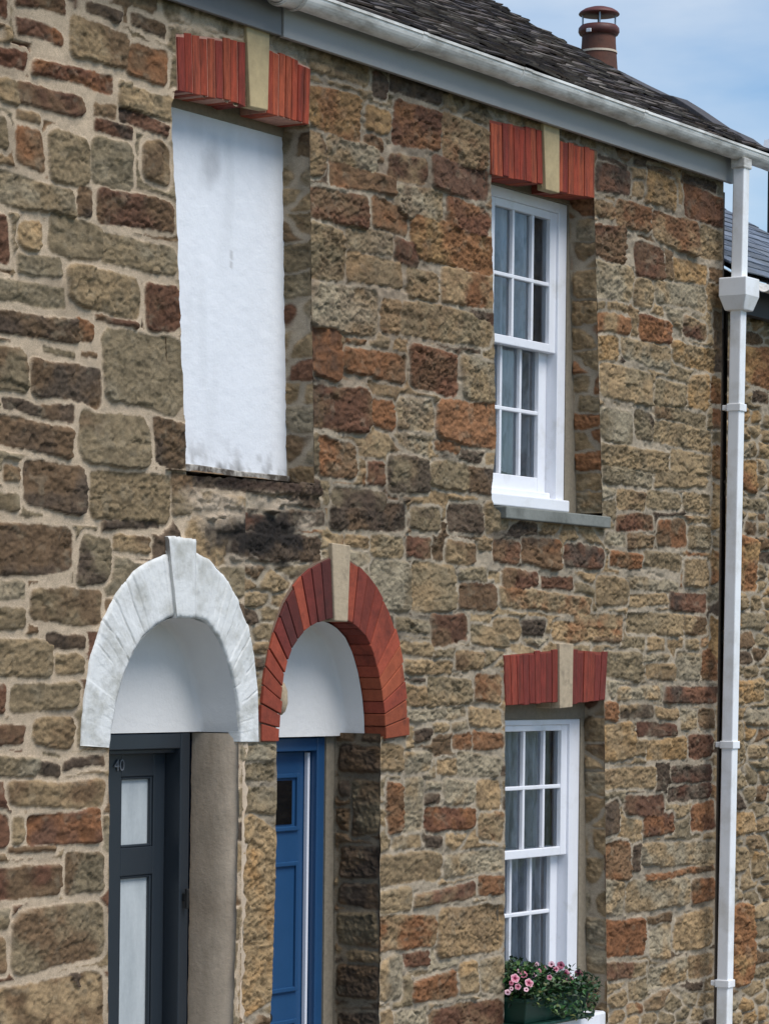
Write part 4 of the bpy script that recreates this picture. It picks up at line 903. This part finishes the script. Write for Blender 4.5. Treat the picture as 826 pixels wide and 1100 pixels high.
b.lathe([(.135,.366),(.137,.372),(.128,.384),(.10,.402),(.06,.415),(.01,.421)], pp.x, pp.y, pp.z, 36); b.build('cowl', m_cowl, ch, smooth=True)
for a in range(4):
    b = MB(); q = a*math.pi/2+.55; x, y = pp.x+.108*math.cos(q), pp.y+.108*math.sin(q); b.tube([(x,y,pp.z+.28),(x,y,pp.z+.376)], .006, 6); b.build('cowl_strut', m_steel, ch)
b = MB(); qx, qy, qz = RAY(634, 32, 19.36); b.box(qx-.006, qx+.006, qy-.004, qy+.03, qz-.012, qz+.012); b.build('cowl_bolt', m_lead, ch, bevel=.003)
p2 = RAY(828, 150, 20.5)
b = MB(); b.box(p2.x-.06, p2.x+.50, p2.y-.50, p2.y+.0, 4.3, p2.z+.0); b.box(p2.x-.03, p2.x+.47, p2.y-.46, p2.y-.04, p2.z, p2.z+.085)
ch2 = b.build('chimney', mat('dark_chimney', lin((58,52,50)), .9, .2, 20), hend, bevel=.012)
b = MB(); b.lathe([(.11,.08),(.10,.2),(.095,.3),(.11,.32),(.11,.35),(.09,.36)], p2.x+.10, p2.y-.16, p2.z, 20); b.build('chimney_pot', m_black, ch2, smooth=True)
b = MB(); b.prism([(p2.x-.16, p2.z-.22), (p2.x-.07, p2.z-.01), (p2.x+.52, p2.z-.01), (p2.x+.52, p2.z-.24)], p2.y-.54, p2.y+.02); b.build('flashing', m_lead, ch2)

# ------------------------------------------------------------------ flower trough
tx0 = W(541, 1080, .11)[0]-.0; ty0, ty1 = -.115, .095; tz1 = W(560, 1069, -.02)[1]; tz0 = zs
tx0 = 1.06; tx1 = 1.66
wb = thing('window_box', 'green plastic trough of pink petunias standing on the downstairs window sill', 'flower trough', ((tx0+tx1)/2, 0, zs))
b = MB(); i_ = .018
vs = []
for z, s in ((zs+.018, .02), (tz1-.02, .0)): vs += [(tx0+s, ty0+s, z), (tx1-s, ty0+s, z), (tx1-s, ty1-s, z), (tx0+s, ty1-s, z)]
b.add(vs, [(3,2,1,0),(0,1,5,4),(1,2,6,5),(2,3,7,6),(3,0,4,7)])
b.box(tx0-.008, tx1+.008, ty0-.008, ty0+.012, tz1-.022, tz1); b.box(tx0-.008, tx1+.008, ty1-.012, ty1+.008, tz1-.022, tz1)
b.box(tx0-.008, tx0+.012, ty0+.012, ty1-.012, tz1-.022, tz1); b.box(tx1-.012, tx1+.008, ty0+.012, ty1-.012, tz1-.022, tz1)
b.build('trough', m_green, wb, bevel=.005)
b = MB(); b.box(tx0-.02, tx1+.02, ty0-.02, ty1+.01, zs+.001, zs+.018); b.build('drip_tray', m_green, wb, bevel=.006)
b = MB(); b.box(tx0+.012, tx1-.012, ty0+.012, ty1-.012, tz1-.06, tz1-.03); b.build('soil', mat('potting_soil', lin((48,38,30)), .95, .3, 40, .006, 60), wb)
rnd = random.Random(5); b = MB()
lg = [lin(v) for v in ((50,78,44),(40,64,38),(66,94,52),(46,80,44),(32,54,34),(84,102,58))]
def leaf(b, p, d, n, L, w_):
    d = d.normalized(); s = d.cross(n).normalized(); n = s.cross(d)
    b.add([p, p+d*L*.45+s*w_+n*L*.08, p+d*L-n*L*.1, p+d*L*.45-s*w_+n*L*.08], [(0,1,2),(0,2,3)])
def top_h(x):
    u = (x-tx0)/(tx1-tx0); return .13+.05*math.sin(u*5+.5)+.03*math.sin(u*13)
for i in range(3400):
    x = rnd.uniform(tx0-.02, tx1+.02); y = rnd.uniform(ty0-.05, ty1+.03); u = (x-tx0)/(tx1-tx0)
    z = tz1-.03+top_h(x)*rnd.random()**.7*(1-.5*abs((y-(ty0+ty1)/2)/.14)**2)
    if y < ty0-.01 and u > .2: z = tz1-rnd.uniform(-.06, .14*min(1, u*1.8))       # trailing over the front
    b.cur = tuple(v*rnd.uniform(.7, 1.3) for v in rnd.choice(lg))
    d = Vector((rnd.uniform(-1,1), rnd.uniform(-1.2,.8), rnd.uniform(-.5,1))); n = Vector((rnd.uniform(-.5,.5), rnd.uniform(-.8,.2), 1))
    leaf(b, Vector((x, y, z)), d, n, rnd.uniform(.022, .042), rnd.uniform(.006, .013))
for i in range(26):
    x = rnd.uniform(tx0, tx1); y = rnd.uniform(ty0, ty1); b.cur = lg[1]
    b.tube([(x, y, tz1-.04), (x+rnd.uniform(-.03,.03), y+rnd.uniform(-.04,.02), tz1+top_h(x)*.8)], .002, 5)
m_leaf = mat('petunia_leaf', (1,1,1), .5, .15, 60, attr=True); b.build('foliage', m_leaf, wb, color=True)
m_petal = mat('petunia_petal', (1,1,1), .6, attr=True)
pk = lin((188,104,126)); wt = lin((214,172,182)); cr_ = lin((120,30,60)); yl_ = lin((236,206,170))
def flower_mesh(seed, rr, edge, mid):
    rnd = random.Random(seed); b = MB(); n = 30; vs = []
    rings = [(.10, -.30, cr_), (.25, -.06, cr_), (.42, .04, mid), (.72, .10, mid), (1.0, .06, edge)]
    for ri, (q, h, c) in enumerate(rings):
        for k_ in range(n):
            a = 2*math.pi*k_/n; lob = 1-.14*(1-abs(math.cos(a*2.5)))*q
            b.cur = c if (ri < 3 or abs(math.cos(a*2.5)) > .45) else edge
            b.add([(rr*q*lob*math.cos(a), rr*q*lob*math.sin(a), rr*(h+.05*math.sin(a*5+1)*q))], [])
    b.f = [(i*n+k_, i*n+(k_+1) % n, (i+1)*n+(k_+1) % n, (i+1)*n+k_) for i in range(len(rings)-1) for k_ in range(n)]+[tuple(range(n))[::-1]]
    return b
base = None
fl = [(553,1051,.13),(562,1047,.1),(549,1062,.09),(556,1060,.15),(570,1038,.05),(573,1048,.12),(568,1056,.15),(584,1040,.05),(592,1036,.05),(597,1041,.1),(602,1037,.08),(545,1066,.07),(611,1052,.13),(579,1043,.08),(565,1063,.17),(607,1046,.1),(549,1056,.1),(576,1036,.03),(590,1050,.17),(621,1046,.06),(558,1043,.06)]
protos = []
for s in range(3): protos.append((flower_mesh(s, (.030,.027,.024)[s], (wt, pk, wt)[s], (pk, pk, wt)[s])))
fobj = []
for i, (px_, py_, out) in enumerate(fl):
    Yf = .02-out; x, z = W(px_, py_, Yf); kind = i % 3
    if i < 3:
        o = protos[kind].build('flower', m_petal, None, smooth=True, color=True); o.parent = wb; fobj.append(o)
    else:
        o = fobj[kind].copy(); C.objects.link(o); o.parent = wb
    o.location = Vector((x, Yf, z))-wb.location
    d = Vector((-1.0+rnd.uniform(-.4,.5), -.75+rnd.uniform(-.4,.4), .35+rnd.uniform(-.3,.4)))
    o.rotation_euler = d.to_track_quat('Z', 'Y').to_euler(); s = rnd.uniform(.42, .82); o.scale = (s, s, s)
